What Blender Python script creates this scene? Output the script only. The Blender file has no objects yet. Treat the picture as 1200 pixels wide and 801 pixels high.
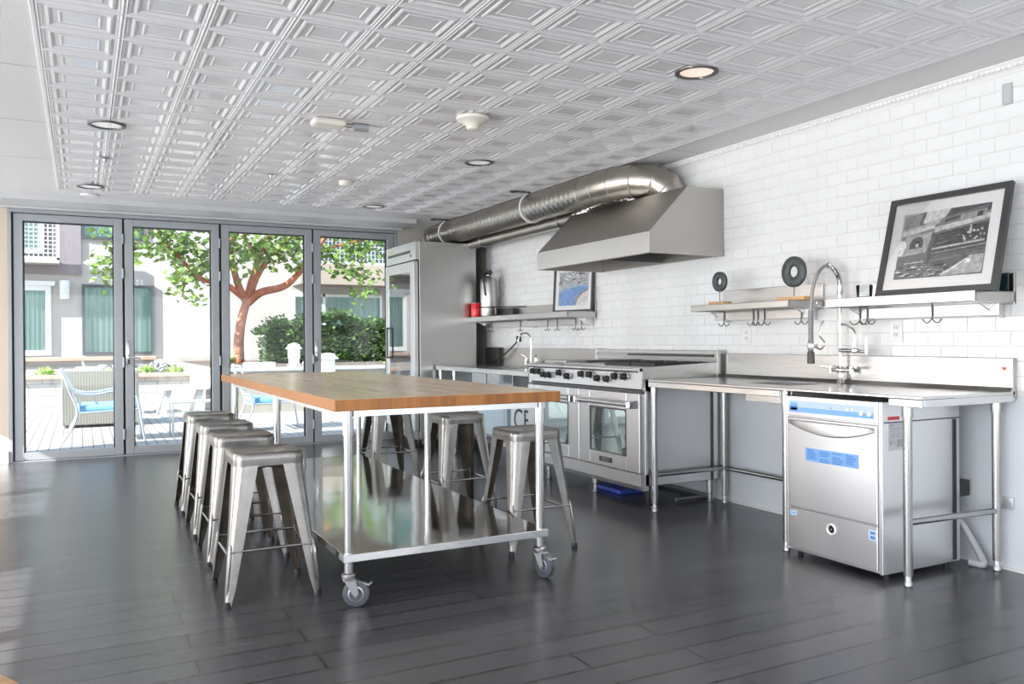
import bpy, bmesh, math, random
from mathutils import Vector, Matrix, Euler
random.seed(7)
S = bpy.context.scene
COL = S.collection
PI = math.pi

# ---------------------------------------------------------------- camera
yaw, pit, roll, FPX, EYE = 0.4803947, -0.00250317, -0.00683458, 967.467, 1.15
Fv = Vector((math.sin(yaw)*math.cos(pit), math.cos(yaw)*math.cos(pit), math.sin(pit)))
R0 = Vector((math.cos(yaw), -math.sin(yaw), 0)); U0 = R0.cross(Fv)
Rv = R0*math.cos(roll) + U0*math.sin(roll); Uv = U0*math.cos(roll) - R0*math.sin(roll)
cam = bpy.data.objects.new('camera', bpy.data.cameras.new('camera')); COL.objects.link(cam)
cam.data.sensor_width = 36; cam.data.lens = FPX/1200*36
cam.data.clip_start = .05; cam.data.clip_end = 300
m = Matrix((Rv, Uv, -Fv)).transposed().to_4x4(); m.translation = (0, 0, EYE)
cam.matrix_world = m
S.camera = cam

# ---------------------------------------------------------------- exposure, sky, sun, daylight, fill lamps
S.view_settings.view_transform = 'Standard'; S.view_settings.look = 'None'
S.view_settings.gamma = 1; S.view_settings.use_curve_mapping = False
S.view_settings.exposure = 0.92
SUN_STRENGTH = 10; SKY_STRENGTH = 1.35
WINDOW_LIGHT = 21; BACK_FILL = 5; LAMP_LIGHT = 8
w = bpy.data.worlds.new('sky'); S.world = w; w.use_nodes = True
nt = w.node_tree; nt.nodes.clear()
out = nt.nodes.new('ShaderNodeOutputWorld'); bg = nt.nodes.new('ShaderNodeBackground')
tc = nt.nodes.new('ShaderNodeTexCoord'); sp = nt.nodes.new('ShaderNodeSeparateXYZ'); cr = nt.nodes.new('ShaderNodeValToRGB')
cr.color_ramp.elements[0].position = 0.0; cr.color_ramp.elements[0].color = (.86, .9, .96, 1)
cr.color_ramp.elements[1].position = .7; cr.color_ramp.elements[1].color = (.5, .66, .92, 1)
nt.links.new(tc.outputs['Generated'], sp.inputs[0]); nt.links.new(sp.outputs[2], cr.inputs[0])
nt.links.new(cr.outputs[0], bg.inputs[0]); nt.links.new(bg.outputs[0], out.inputs[0])
bg.inputs[1].default_value = SKY_STRENGTH
sun = bpy.data.objects.new('sun', bpy.data.lights.new('sun', 'SUN')); COL.objects.link(sun)
sun.data.energy = SUN_STRENGTH; sun.data.angle = math.radians(.3); sun.data.color = (1, .98, .95)
sun.rotation_euler = Vector((1, .30, -.60)).to_track_quat('-Z', 'Y').to_euler()
sun.location = (-20, 0, 14)

def area(name, loc, look, sx, sy, power, color=(1, 1, 1)):
    l = bpy.data.lights.new(name, 'AREA'); l.shape = 'RECTANGLE'; l.size = sx; l.size_y = sy
    l.energy = power; l.color = color
    o = bpy.data.objects.new(name, l); COL.objects.link(o); o.location = loc
    o.rotation_euler = Vector(look).to_track_quat('-Z', 'Z').to_euler()
    return o
# left windows: area lamps stand for daylight; back openings and lamps are added fill
XL = -3.8
LEFT_OPEN = [(-1.9, -.05), (.15, 1.6), (1.72, 2.655), (2.765, 3.835), (5.31, 6.285), (6.45, 9.1)]
for y0, y1 in LEFT_OPEN:
    area('daylight_left', (XL-.02, (y0+y1)/2, 1.12), (1, 0, 0), 2.1, y1-y0, WINDOW_LIGHT*(y1-y0)/1.0, (.98, .985, 1))
BACK_FILL_OPEN = [(-3.6, -1.3), (-1.1, 1.3), (1.5, 3.8)]  # unseen openings added behind the camera to let fill light in
for x0, x1 in BACK_FILL_OPEN:
    area('back_fill', ((x0+x1)/2, -3.02, 1.2), (0, 1, 0), x1-x0, 2.1, BACK_FILL*(x1-x0)/1.0, (1, .98, .95))

# ---------------------------------------------------------------- materials
MATS = {}
def newmat(name):
    mt = bpy.data.materials.new(name); mt.use_nodes = True
    n = mt.node_tree; b = n.nodes['Principled BSDF']; MATS[name] = mt
    return mt, n, b
def N(n, t, **kw):
    x = n.nodes.new(t)
    for k, v in kw.items(): setattr(x, k, v)
    return x
def plain(name, col, rough=.5, metal=0, noise=0, scale=8, bump=0, bscale=60, coat=0, emit=None, estr=0, stretch=None):
    mt, n, b = newmat(name)
    b.inputs['Base Color'].default_value = (*col, 1); b.inputs['Roughness'].default_value = rough
    b.inputs['Metallic'].default_value = metal; b.inputs['Coat Weight'].default_value = coat
    t = N(n, 'ShaderNodeTexCoord'); mp = N(n, 'ShaderNodeMapping')
    if stretch: mp.inputs['Scale'].default_value = stretch
    n.links.new(t.outputs['Object'], mp.inputs[0])
    if noise:
        x = N(n, 'ShaderNodeTexNoise'); x.inputs['Scale'].default_value = scale; x.inputs['Detail'].default_value = 5
        n.links.new(mp.outputs[0], x.inputs['Vector'])
        r = N(n, 'ShaderNodeValToRGB')
        r.color_ramp.elements[0].position = .3; r.color_ramp.elements[1].position = .7
        r.color_ramp.elements[0].color = (*[c*(1-noise) for c in col], 1); r.color_ramp.elements[1].color = (*[min(1, c*(1+noise)) for c in col], 1)
        n.links.new(x.outputs[0], r.inputs[0]); n.links.new(r.outputs[0], b.inputs['Base Color'])
    if bump:
        x = N(n, 'ShaderNodeTexNoise'); x.inputs['Scale'].default_value = bscale; x.inputs['Detail'].default_value = 3
        n.links.new(mp.outputs[0], x.inputs['Vector'])
        u = N(n, 'ShaderNodeBump'); u.inputs['Strength'].default_value = bump; u.inputs['Distance'].default_value = .01
        n.links.new(x.outputs[0], u.inputs['Height']); n.links.new(u.outputs[0], b.inputs['Normal'])
    if emit:
        b.inputs['Emission Color'].default_value = (*emit, 1); b.inputs['Emission Strength'].default_value = estr
    return mt
def steel(name, col, rough, stretch, wob=.03, wscale=2.2, mott=0):
    mt, n, b = newmat(name)
    b.inputs['Metallic'].default_value = 1; b.inputs['Base Color'].default_value = (*col, 1)
    t = N(n, 'ShaderNodeTexCoord'); mp = N(n, 'ShaderNodeMapping'); mp.inputs['Scale'].default_value = stretch
    n.links.new(t.outputs['Object'], mp.inputs[0])
    x = N(n, 'ShaderNodeTexNoise'); x.inputs['Scale'].default_value = 40; x.inputs['Detail'].default_value = 4
    n.links.new(mp.outputs[0], x.inputs['Vector'])
    r = N(n, 'ShaderNodeMapRange'); r.inputs['To Min'].default_value = rough-.05; r.inputs['To Max'].default_value = rough+.08
    n.links.new(x.outputs[0], r.inputs[0]); n.links.new(r.outputs[0], b.inputs['Roughness'])
    u1 = N(n, 'ShaderNodeBump'); u1.inputs['Strength'].default_value = .008; u1.inputs['Distance'].default_value = .002
    n.links.new(x.outputs[0], u1.inputs['Height'])
    x2 = N(n, 'ShaderNodeTexNoise'); x2.inputs['Scale'].default_value = wscale; x2.inputs['Detail'].default_value = 1
    n.links.new(t.outputs['Object'], x2.inputs['Vector'])
    u2 = N(n, 'ShaderNodeBump'); u2.inputs['Strength'].default_value = 1; u2.inputs['Distance'].default_value = wob
    n.links.new(x2.outputs[0], u2.inputs['Height']); n.links.new(u1.outputs[0], u2.inputs['Normal']); n.links.new(u2.outputs[0], b.inputs['Normal'])
    if mott:
        x3 = N(n, 'ShaderNodeTexNoise'); x3.inputs['Scale'].default_value = 14; x3.inputs['Detail'].default_value = 5
        n.links.new(t.outputs['Object'], x3.inputs['Vector'])
        rr = N(n, 'ShaderNodeValToRGB'); rr.color_ramp.elements[0].position = .35; rr.color_ramp.elements[1].position = .65
        rr.color_ramp.elements[0].color = (*[c*(1-mott) for c in col], 1); rr.color_ramp.elements[1].color = (*col, 1)
        n.links.new(x3.outputs[0], rr.inputs[0]); n.links.new(rr.outputs[0], b.inputs['Base Color'])
    return mt

STEEL = steel('brushed_steel', (.74, .74, .745), .31, (1, 1, 30), .0025)
STEELH = steel('brushed_steel_horizontal', (.50, .495, .485), .28, (1, .04, 8), .0025)
STEELTOP = steel('worktop_steel', (.7, .7, .7), .2, (8, .3, 8), .003)
SHELFST = steel('lower_shelf_steel', (.86, .86, .86), .075, (6, .4, 6), .002, 3)
HOODST = steel('hood_steel', (.47, .45, .425), .36, (1, .04, 8), .004)
PIPE = plain('leg_pipe_steel', (.42, .42, .415), .22, 1)
CHROME = plain('polished_chrome', (.8, .8, .8), .1, 1)
GALV = steel('stool_gunmetal', (.25, .243, .232), .28, (6, 6, .5), .0012, 5, .15)
INNER = plain('shade_dark_inner_steel', (.10, .085, .07), .5, .7, noise=.3, scale=12)  # inner leg faces: brown tone darkened to hold the shade there
DUCT = steel('duct_metal', (.50, .475, .43), .3, (2, 2, 2), .002, 5, .06)
FOIL = steel('flex_duct_foil', (.6, .58, .55), .3, (2, 2, 2), .03, 12)
ZINC = plain('zinc_plate', (.45, .45, .46), .35, 1)
DARKST = plain('dark_grey_metal', (.12, .12, .12), .4, .8)
BLACK = plain('black_rubber', (.015, .015, .016), .5)
BLACKM = plain('black_enamel', (.02, .02, .022), .35)
IRON = plain('cast_iron', (.025, .025, .026), .55, bump=.2)
GREYRUB = plain('grey_caster_rubber', (.07, .08, .095), .45)
WHITEP = plain('white_paint', (.8, .8, .79), .5)
WHITEG = plain('white_gloss_plastic', (.8, .8, .8), .3)
OFFW = plain('warm_white_plastic', (.72, .7, .64), .4)
WALLW = plain('white_wall_paint', (.8, .8, .79), .55, bump=.1, bscale=90)
WALLBEIGE = plain('greige_wall_paint', (.46, .44, .40), .6, bump=.1, bscale=90)
WALLBLUE = plain('white_wallboard', (.74, .78, .82), .35)
CEIL = plain('stippled_ceiling_paint', (.74, .74, .745), .6, noise=.04, scale=220, bump=.5, bscale=240)
TIN = plain('white_enamelled_tin', (.68, .68, .70), .17)
TILE = plain('white_glazed_tile', (.8, .81, .81), .09, noise=.015, scale=3)
GROUT = plain('tile_grout', (.73, .73, .72), .8)
ALU = plain('grey_aluminium_frame', (.36, .38, .40), .42, .35)
GASKET = plain('black_gasket', (.015, .015, .017), .6)
RED = plain('red_lacquer', (.75, .012, .018), .3, coat=.3)
BLUEP = plain('blue_plastic', (.05, .1, .5), .4)
STONE = plain('dark_green_stone', (.045, .06, .058), .4, noise=.3, scale=30)
BLOCKW = plain('light_oak_block', (.62, .38, .17), .5, noise=.2, scale=20, stretch=(1, 8, 1))
PAPER = plain('matt_paper', (.78, .78, .78), .6)
FRAME = plain('charcoal_picture_frame', (.05, .05, .052), .45)
STBLUE = plain('sticker_blue', (.22, .45, .85), .4)
STDARK = plain('sticker_dark_blue', (.08, .24, .6), .4)
STINK = plain('sticker_ink', (.10, .25, .58), .5)
LABGREY = plain('rating_plate_silver', (.55, .56, .58), .35, .4)
INKGREY = plain('grey_ink', (.22, .22, .24), .6)
STUCCO = plain('pale_stucco', (.46, .42, .395), .85, noise=.05, scale=5, bump=.4, bscale=30)
STUCCOP = plain('mauve_stucco', (.25, .215, .23), .85, noise=.04, scale=4, bump=.3, bscale=30)
STUCCOT = plain('tan_stucco', (.38, .31, .26), .85, noise=.05, scale=4, bump=.3, bscale=30)
STUCCOG = plain('planter_stucco', (.32, .295, .255), .85, noise=.06, scale=6, bump=.3, bscale=40)
CAPT = plain('terracotta_cap', (.46, .31, .24), .7, noise=.1, scale=3)
WINFR = plain('white_window_frame', (.8, .8, .8), .5)
DKFR = plain('dark_window_frame', (.07, .08, .09), .4, .3)
CURTAIN = plain('sage_curtain', (.36, .52, .49), .8, noise=.2, scale=6, stretch=(6, 6, .05))
CURTAIND = plain('dark_curtain', (.13, .19, .20), .7, noise=.3, scale=5, stretch=(6, 6, .05))
WICKER = None
BARK = plain('orange_bark', (.36, .105, .05), .7, noise=.35, scale=6, bump=.5, bscale=14)
ROCK = plain('grey_slate_rock', (.17, .16, .17), .8, noise=.5, scale=6, bump=.5, bscale=20)
SOIL = plain('planter_soil', (.12, .09, .07), .9, bump=.5, bscale=30)
CUSH = plain('sky_blue_cushion', (.20, .48, .85), .8, noise=.1, scale=5)
WCUSH = plain('white_cushion', (.85, .85, .86), .8)
CHAIRM = plain('silver_chair_tube', (.62, .63, .65), .35, .7)
TABW = plain('pale_outdoor_table', (.75, .76, .78), .6)
def leafmat(name, c1, c2):
    mt, n, b = newmat(name); b.inputs['Roughness'].default_value = .45
    oi = N(n, 'ShaderNodeTexCoord'); x = N(n, 'ShaderNodeTexNoise'); x.inputs['Scale'].default_value = 9; x.inputs['Detail'].default_value = 4
    n.links.new(oi.outputs['Object'], x.inputs['Vector'])
    r = N(n, 'ShaderNodeValToRGB'); r.color_ramp.elements[0].position = .35; r.color_ramp.elements[1].position = .65
    r.color_ramp.elements[0].color = (*c1, 1); r.color_ramp.elements[1].color = (*c2, 1)
    n.links.new(x.outputs[0], r.inputs[0]); n.links.new(r.outputs[0], b.inputs['Base Color'])
    b.inputs['Transmission Weight'].default_value = 0
    b.inputs['Subsurface Weight'].default_value = 0
    tr = N(n, 'ShaderNodeBsdfTranslucent'); mx = N(n, 'ShaderNodeMixShader'); mx.inputs[0].default_value = .3
    n.links.new(r.outputs[0], tr.inputs[0]); n.links.new(b.outputs[0], mx.inputs[1]); n.links.new(tr.outputs[0], mx.inputs[2])
    n.links.new(mx.outputs[0], n.nodes['Material Output'].inputs[0])
    return mt
LEAF = leafmat('tree_leaf', (.05, .12, .03), (.24, .34, .07))
HEDGE = leafmat('hedge_leaf', (.05, .11, .035), (.16, .26, .08))
LIME = leafmat('lime_leaf', (.28, .45, .08), (.5, .62, .2))
def glass(name, tint=(1, 1, 1), refl=1.0):
    mt = bpy.data.materials.new(name); mt.use_nodes = True; n = mt.node_tree; n.nodes.clear()
    o = N(n, 'ShaderNodeOutputMaterial'); t = N(n, 'ShaderNodeBsdfTransparent'); g = N(n, 'ShaderNodeBsdfGlossy')
    t.inputs[0].default_value = (*tint, 1); g.inputs['Roughness'].default_value = .02
    f = N(n, 'ShaderNodeFresnel'); f.inputs[0].default_value = 1.45; mm = N(n, 'ShaderNodeMath', operation='MULTIPLY'); mm.inputs[1].default_value = refl
    mx = N(n, 'ShaderNodeMixShader')
    n.links.new(f.outputs[0], mm.inputs[0]); n.links.new(mm.outputs[0], mx.inputs[0])
    n.links.new(t.outputs[0], mx.inputs[1]); n.links.new(g.outputs[0], mx.inputs[2]); n.links.new(mx.outputs[0], o.inputs[0])
    return mt
GLASS = glass('clear_window_glass', (.93, .96, .95), .8)
PICGL = glass('picture_glass', (1, 1, 1), .5)
FRGL = glass('fridge_door_glass', (.85, .88, .88), 3.0)
def ovenglass():
    mt, n, b = newmat('oven_window_glass'); b.inputs['Base Color'].default_value = (.50, .58, .57, 1)
    b.inputs['Roughness'].default_value = .03; b.inputs['Metallic'].default_value = .8
    return mt
OVENGL = ovenglass()
def brickmat(name, c1, c2, mortar, bw, bh, ms, rough, origin, axes='XY', offset=.5, bump=.3, grain=None, smooth=.0, freq=2, spec=.5):
    mt, n, b = newmat(name); b.inputs['Specular IOR Level'].default_value = spec; b.inputs['Roughness'].default_value = rough
    t = N(n, 'ShaderNodeTexCoord'); sx = N(n, 'ShaderNodeSeparateXYZ'); cx = N(n, 'ShaderNodeCombineXYZ')
    n.links.new(t.outputs['Object'], sx.inputs[0])
    for i, a in enumerate(axes):
        mm = N(n, 'ShaderNodeMath', operation='SUBTRACT'); mm.inputs[1].default_value = origin[i]
        n.links.new(sx.outputs['XYZ'.index(a)], mm.inputs[0]); n.links.new(mm.outputs[0], cx.inputs[i])
    br = N(n, 'ShaderNodeTexBrick', offset=offset, offset_frequency=freq, squash=1.0)
    br.inputs['Scale'].default_value = 1; br.inputs['Brick Width'].default_value = bw; br.inputs['Row Height'].default_value = bh
    br.inputs['Mortar Size'].default_value = ms; br.inputs['Mortar Smooth'].default_value = smooth
    br.inputs['Color1'].default_value = (*c1, 1); br.inputs['Color2'].default_value = (*c2, 1); br.inputs['Mortar'].default_value = (*mortar, 1)
    n.links.new(cx.outputs[0], br.inputs['Vector'])
    colout = br.outputs['Color']
    if grain:
        mp = N(n, 'ShaderNodeMapping'); mp.inputs['Scale'].default_value = grain[0]
        n.links.new(t.outputs['Object'], mp.inputs[0])
        x = N(n, 'ShaderNodeTexNoise'); x.inputs['Scale'].default_value = grain[1]; x.inputs['Detail'].default_value = 6
        n.links.new(mp.outputs[0], x.inputs['Vector'])
        mr = N(n, 'ShaderNodeMapRange'); mr.inputs['From Min'].default_value = .3; mr.inputs['From Max'].default_value = .7
        mr.inputs['To Min'].default_value = 1-grain[2]; mr.inputs['To Max'].default_value = 1+grain[2]
        n.links.new(x.outputs[0], mr.inputs[0])
        mu = N(n, 'ShaderNodeVectorMath', operation='SCALE'); n.links.new(colout, mu.inputs[0]); n.links.new(mr.outputs[0], mu.inputs['Scale'])
        colout = mu.outputs[0]
        rr = N(n, 'ShaderNodeMapRange'); rr.inputs['To Min'].default_value = rough-.03; rr.inputs['To Max'].default_value = rough+.03
        n.links.new(x.outputs[0], rr.inputs[0]); n.links.new(rr.outputs[0], b.inputs['Roughness'])
    n.links.new(colout, b.inputs['Base Color'])
    u = N(n, 'ShaderNodeBump', invert=True); u.inputs['Strength'].default_value = bump; u.inputs['Distance'].default_value = .003
    n.links.new(br.outputs['Fac'], u.inputs['Height']); n.links.new(u.outputs[0], b.inputs['Normal'])
    return mt
FLOORM = brickmat('dark_plank_floor', (.044, .045, .051), (.060, .061, .068), (.008, .008, .008), 1.22, .148, .0045, .26,
                  (1.577, 2.877), offset=.67, bump=.5, grain=((.35, 10, 1), 4, .12), spec=.9)
PAVER = brickmat('brick_paving', (.33, .31, .295), (.39, .37, .355), (.16, .135, .125), .22, .11, .007, .85, (0, 0), 'YX', bump=.4)
BLOCKS = brickmat('painted_block_wall', (.50, .485, .47), (.45, .435, .42), (.34, .325, .31), .42, .21, .012, .85, (0, 0), 'XZ', bump=.5)
BUTCHER = brickmat('butcher_block_maple', (.42, .32, .21), (.50, .40, .28), (.34, .25, .16), .9, .041, .0006, .22, (0, 0), 'YX', offset=.37, bump=.0, grain=((12, 1, 1), 5, .10))
def endgrain():
    mt, n, b = newmat('butcher_block_end'); b.inputs['Roughness'].default_value = .4
    t = N(n, 'ShaderNodeTexCoord'); mp = N(n, 'ShaderNodeMapping'); mp.inputs['Scale'].default_value = (24, .4, .6)
    n.links.new(t.outputs['Object'], mp.inputs[0])
    x = N(n, 'ShaderNodeTexNoise'); x.inputs['Scale'].default_value = 1; x.inputs['Detail'].default_value = 2
    n.links.new(mp.outputs[0], x.inputs['Vector'])
    r = N(n, 'ShaderNodeValToRGB'); r.color_ramp.elements[0].position = .35; r.color_ramp.elements[1].position = .65
    r.color_ramp.elements[0].color = (.25, .088, .017, 1); r.color_ramp.elements[1].color = (.40, .155, .032, 1)
    n.links.new(x.outputs[0], r.inputs[0]); n.links.new(r.outputs[0], b.inputs['Base Color'])
    return mt
BUTEND = endgrain()
def wickermat():
    mt, n, b = newmat('grey_wicker'); b.inputs['Roughness'].default_value = .7
    t = N(n, 'ShaderNodeTexCoord'); wv = N(n, 'ShaderNodeTexWave', wave_type='BANDS', bands_direction='X'); wv.inputs['Scale'].default_value = 9
    wv.inputs['Distortion'].default_value = .6
    n.links.new(t.outputs['Object'], wv.inputs['Vector'])
    r = N(n, 'ShaderNodeValToRGB'); r.color_ramp.elements[0].color = (.17, .16, .135, 1); r.color_ramp.elements[1].color = (.27, .255, .22, 1)
    n.links.new(wv.outputs['Color'], r.inputs[0]); n.links.new(r.outputs[0], b.inputs['Base Color'])
    return mt
WICKER = wickermat()
def vcolmat(name, rough=.5):
    mt, n, b = newmat(name); b.inputs['Roughness'].default_value = rough
    a = N(n, 'ShaderNodeAttribute', attribute_name='Col'); x = N(n, 'ShaderNodeTexNoise'); x.inputs['Scale'].default_value = 45; x.inputs['Detail'].default_value = 6
    t = N(n, 'ShaderNodeTexCoord'); n.links.new(t.outputs['Object'], x.inputs['Vector'])
    mr = N(n, 'ShaderNodeMapRange'); mr.inputs['From Min'].default_value = .3; mr.inputs['From Max'].default_value = .7; mr.inputs['To Min'].default_value = .72; mr.inputs['To Max'].default_value = 1.25
    mu = N(n, 'ShaderNodeVectorMath', operation='SCALE')
    n.links.new(x.outputs[0], mr.inputs[0]); n.links.new(a.outputs['Color'], mu.inputs[0]); n.links.new(mr.outputs[0], mu.inputs['Scale'])
    n.links.new(mu.outputs[0], b.inputs['Base Color'])
    return mt
PRINT = vcolmat('printed_picture')
def lampmat(name, col, s):
    mt, n, b = newmat(name); b.inputs['Base Color'].default_value = (.8, .8, .8, 1)
    b.inputs['Emission Color'].default_value = (*col, 1); b.inputs['Emission Strength'].default_value = s
    return mt
LAMP = lampmat('downlight_glow', (1, .97, .95), .14)
LAMPW = lampmat('warm_downlight_glow', (1, .66, .48), .38)

# ---------------------------------------------------------------- mesh helpers
class MB:
    def __init__(s): s.bm = bmesh.new(); s.mi = 0
    def face(s, vs, mi=None):
        try:
            f = s.bm.faces.new(vs); f.material_index = s.mi if mi is None else mi; return f
        except ValueError: return None
    def poly(s, pts, mi=None):
        return s.face([s.bm.verts.new(p) for p in pts], mi)
    def box(s, x0, x1, y0, y1, z0, z1, bev=0, mi=None, seg=2):
        t = bmesh.new(); bmesh.ops.create_cube(t, size=1)
        for v in t.verts: v.co = Vector(((x0+x1)/2+v.co.x*(x1-x0), (y0+y1)/2+v.co.y*(y1-y0), (z0+z1)/2+v.co.z*(z1-z0)))
        if bev:
            bev = min(bev, abs(x1-x0)*.49, abs(y1-y0)*.49, abs(z1-z0)*.49)
            bmesh.ops.bevel(t, geom=t.edges[:], offset=bev, segments=seg, affect='EDGES', profile=.5)
        s.merge(t, mi); return s
    def merge(s, t, mi=None, mat=None):
        mp = {}
        for v in t.verts: mp[v] = s.bm.verts.new(mat @ v.co if mat else v.co)
        for f in t.faces:
            try:
                g = s.bm.faces.new([mp[v] for v in f.verts]); g.material_index = s.mi if mi is None else mi; g.smooth = f.smooth
            except ValueError: pass
        t.free()
    def rings(s, rr, cap=True, closed=True, mi=None, smooth=True, loop=False):
        vs = [[s.bm.verts.new(p) for p in r] for r in rr]; n = len(vs[0])
        M = len(vs)
        for i in range(M if loop else M-1):
            a = vs[i]; b = vs[(i+1) % M]
            for j in range(n if closed else n-1):
                f = s.face([a[j], a[(j+1) % n], b[(j+1) % n], b[j]], mi)
                if f: f.smooth = smooth
        if cap and closed and not loop:
            s.face(vs[0][::-1], mi); s.face(vs[-1], mi)
        return s
    def tube(s, pts, r, seg=12, cap=True, mi=None, loop=False):
        pts = [Vector(p) for p in pts]; n = len(pts); rr = []
        rad = r if isinstance(r, (list, tuple)) else [r]*n
        prev = None
        for i, p in enumerate(pts):
            if loop: d = pts[(i+1) % n]-pts[i-1]
            elif i == 0: d = pts[1]-pts[0]
            elif i == n-1: d = pts[-1]-pts[-2]
            else: d = (pts[i+1]-p).normalized()+(p-pts[i-1]).normalized()
            d.normalize()
            if prev is None:
                a = Vector((0, 0, 1)) if abs(d.z) < .9 else Vector((1, 0, 0))
                u = d.cross(a).normalized()
            else:
                u = (prev-d*prev.dot(d)).normalized()
            prev = u; v = d.cross(u)
            rr.append([p+(u*math.cos(t*2*PI/seg)+v*math.sin(t*2*PI/seg))*rad[i] for t in range(seg)])
        return s.rings(rr, cap, mi=mi, loop=loop)
    def cyl(s, p0, p1, r, seg=16, mi=None, r1=None):
        return s.tube([p0, p1], [r, r if r1 is None else r1], seg, mi=mi)
    def lathe(s, c, prof, seg=24, axis='Z', mi=None):
        c = Vector(c); rr = []
        for r, h in prof:
            ring = []
            for t in range(seg):
                a = t*2*PI/seg; x, y = r*math.cos(a), r*math.sin(a)
                ring.append(c+{'Z': Vector((x, y, h)), 'X': Vector((h, x, y)), 'Y': Vector((x, h, y))}[axis])
            rr.append(ring)
        return s.rings(rr, True, mi=mi)
    def prism(s, pts, d, mi=None):
        d = Vector(d); a = [s.bm.verts.new(p) for p in pts]; b = [s.bm.verts.new(Vector(p)+d) for p in pts]
        n = len(a); s.face(a[::-1], mi); s.face(b, mi)
        for i in range(n): s.face([a[i], a[(i+1) % n], b[(i+1) % n], b[i]], mi)
        return s
    def build(s, name, mats, parent=None, origin=None, smooth_angle=40, recalc=True):
        if recalc: bmesh.ops.recalc_face_normals(s.bm, faces=s.bm.faces[:])
        me = bpy.data.meshes.new(name); s.bm.to_mesh(me); s.bm.free()
        if not isinstance(mats, (list, tuple)): mats = [mats]
        for mt in mats: me.materials.append(mt)
        o = bpy.data.objects.new(name, me); COL.objects.link(o)
        if origin is not None:
            me.transform(Matrix.Translation(-Vector(origin))); o.location = origin
        if parent is not None:
            off = world_of(parent)
            if origin is None: me.transform(Matrix.Translation(-off))
            else: o.location = Vector(origin)-off
            o.parent = parent
        if smooth_angle and any(p.use_smooth for p in me.polygons):
            me.set_sharp_from_angle(angle=math.radians(smooth_angle))
        return o
def world_of(o):
    v = Vector((0, 0, 0))
    while o is not None: v = v+o.location; o = o.parent
    return v
def thing(name, label, cat, loc=(0, 0, 0), group=None):
    o = bpy.data.objects.new(name, None); COL.objects.link(o); o.location = loc; o.empty_display_size = .1
    return tag(o, label, cat, group)
def tag(o, label, cat, group=None, kind=None):
    o['label'] = label; o['category'] = cat
    if group: o['group'] = group
    if kind: o['kind'] = kind
    return o
def struct(o): o['kind'] = 'structure'; return o
def kids(o): return [c for c in COL.objects if c.parent == o]
def copy_tree(o, parent=None):
    c = o.copy(); COL.objects.link(c)
    if parent is not None: c.parent = parent
    for k in CH.get(o.name, []): copy_tree(k, c)
    return c
CH = {}
def index():
    CH.clear()
    for o in COL.objects:
        if o.parent: CH.setdefault(o.parent.name, []).append(o)
def textobj(name, s, size, loc, rot, mat, parent, ext=.0004):
    c = bpy.data.curves.new(name, 'FONT'); c.body = s; c.size = size; c.extrude = ext; c.align_x = 'CENTER'; c.align_y = 'CENTER'
    f = bpy.data.objects.new(name, c); COL.objects.link(f); c.materials.append(mat)
    bpy.context.view_layer.update()
    me = bpy.data.meshes.new_from_object(f.evaluated_get(bpy.context.evaluated_depsgraph_get())); me.name = name
    bpy.data.objects.remove(f); t = bpy.data.objects.new(name, me); COL.objects.link(t)
    if not me.materials: me.materials.append(mat)
    t.parent = parent; t.location = Vector(loc)-world_of(parent); t.rotation_euler = rot
    return t
def bez(p, n=12):
    """Catmull-Rom through points"""
    p = [Vector(q) for q in p]; q = [p[0]*2-p[1]]+p+[p[-1]*2-p[-2]]; o = []
    for i in range(1, len(q)-2):
        for k in range(n):
            t = k/n; a, b, c, d = q[i-1], q[i], q[i+1], q[i+2]
            o.append(.5*((2*b)+(c-a)*t+(2*a-5*b+4*c-d)*t*t+(3*b-a-3*c+d)*t**3))
    o.append(p[-1]); return o
FACEX = (PI/2, 0, -PI/2)      # text on a surface that faces -X

# ================================================================ SETTING
CZ = 2.49; WX = 4.05; GY = 9.29; BY = -3.0
b = MB(); b.box(XL, WX+.1, BY, GY+.05, -.1, 0); struct(b.build('floor', FLOORM))
b = MB(); b.box(XL, WX+.1, BY, GY+.1, CZ, CZ+.12); struct(b.build('ceiling', CEIL))
# pressed tin panels: 12 columns of stepped squares
b = MB()
TX0, TX1, TY1 = -.155, 3.655, 8.13; NX = 12; DY = .2955; NY = 29
DX = (TX1-TX0)/NX
prof = [(.003, .010), (.007, .016), (.013, .010), (.020, .010), (.024, .003), (.034, .003), (.038, .012), (.046, .014), (.060, .001), (.078, .001), (.082, .007), (.088, .007), (.092, .001), (.096, .003)]
for i in range(NX):
    for j in range(NY):
        x0 = TX0+i*DX; y1 = TY1-j*DY; y0 = y1-DY; rr = []
        for ins, dn in prof:
            rr.append([(x0+ins, y0+ins, CZ-.010+(.010-dn)*.62), (x0+DX-ins, y0+ins, CZ-.010+(.010-dn)*.62), (x0+DX-ins, y1-ins, CZ-.010+(.010-dn)*.62), (x0+ins, y1-ins, CZ-.010+(.010-dn)*.62)])
        a = [(x0, y0, CZ-.010), (x0+DX, y0, CZ-.010), (x0+DX, y1, CZ-.010), (x0, y1, CZ-.010)]
        vs = [[b.bm.verts.new(p) for p in r] for r in [a]+rr]
        for k in range(len(vs)-1):
            for q in range(4): b.face([vs[k][q], vs[k][(q+1) % 4], vs[k+1][(q+1) % 4], vs[k+1][q]])
        b.face(vs[-1])
        # small rivets halfway along two sides of each square
        for (rx, ry) in ((x0+DX/2-.008, y0+.0165), (x0+DX/2+.008, y0+.0165), (x0+.0165, y0+DY/2)):
            if y0 < 1.5: continue
            t = [b.bm.verts.new((rx+.003*math.cos(a_), ry+.003*math.sin(a_), CZ-.0105)) for a_ in (0, PI/2, PI, 3*PI/2)]
            c_ = b.bm.verts.new((rx, ry, CZ-.0135))
            for q in range(4): b.face([t[q], t[(q+1) % 4], c_])
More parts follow.
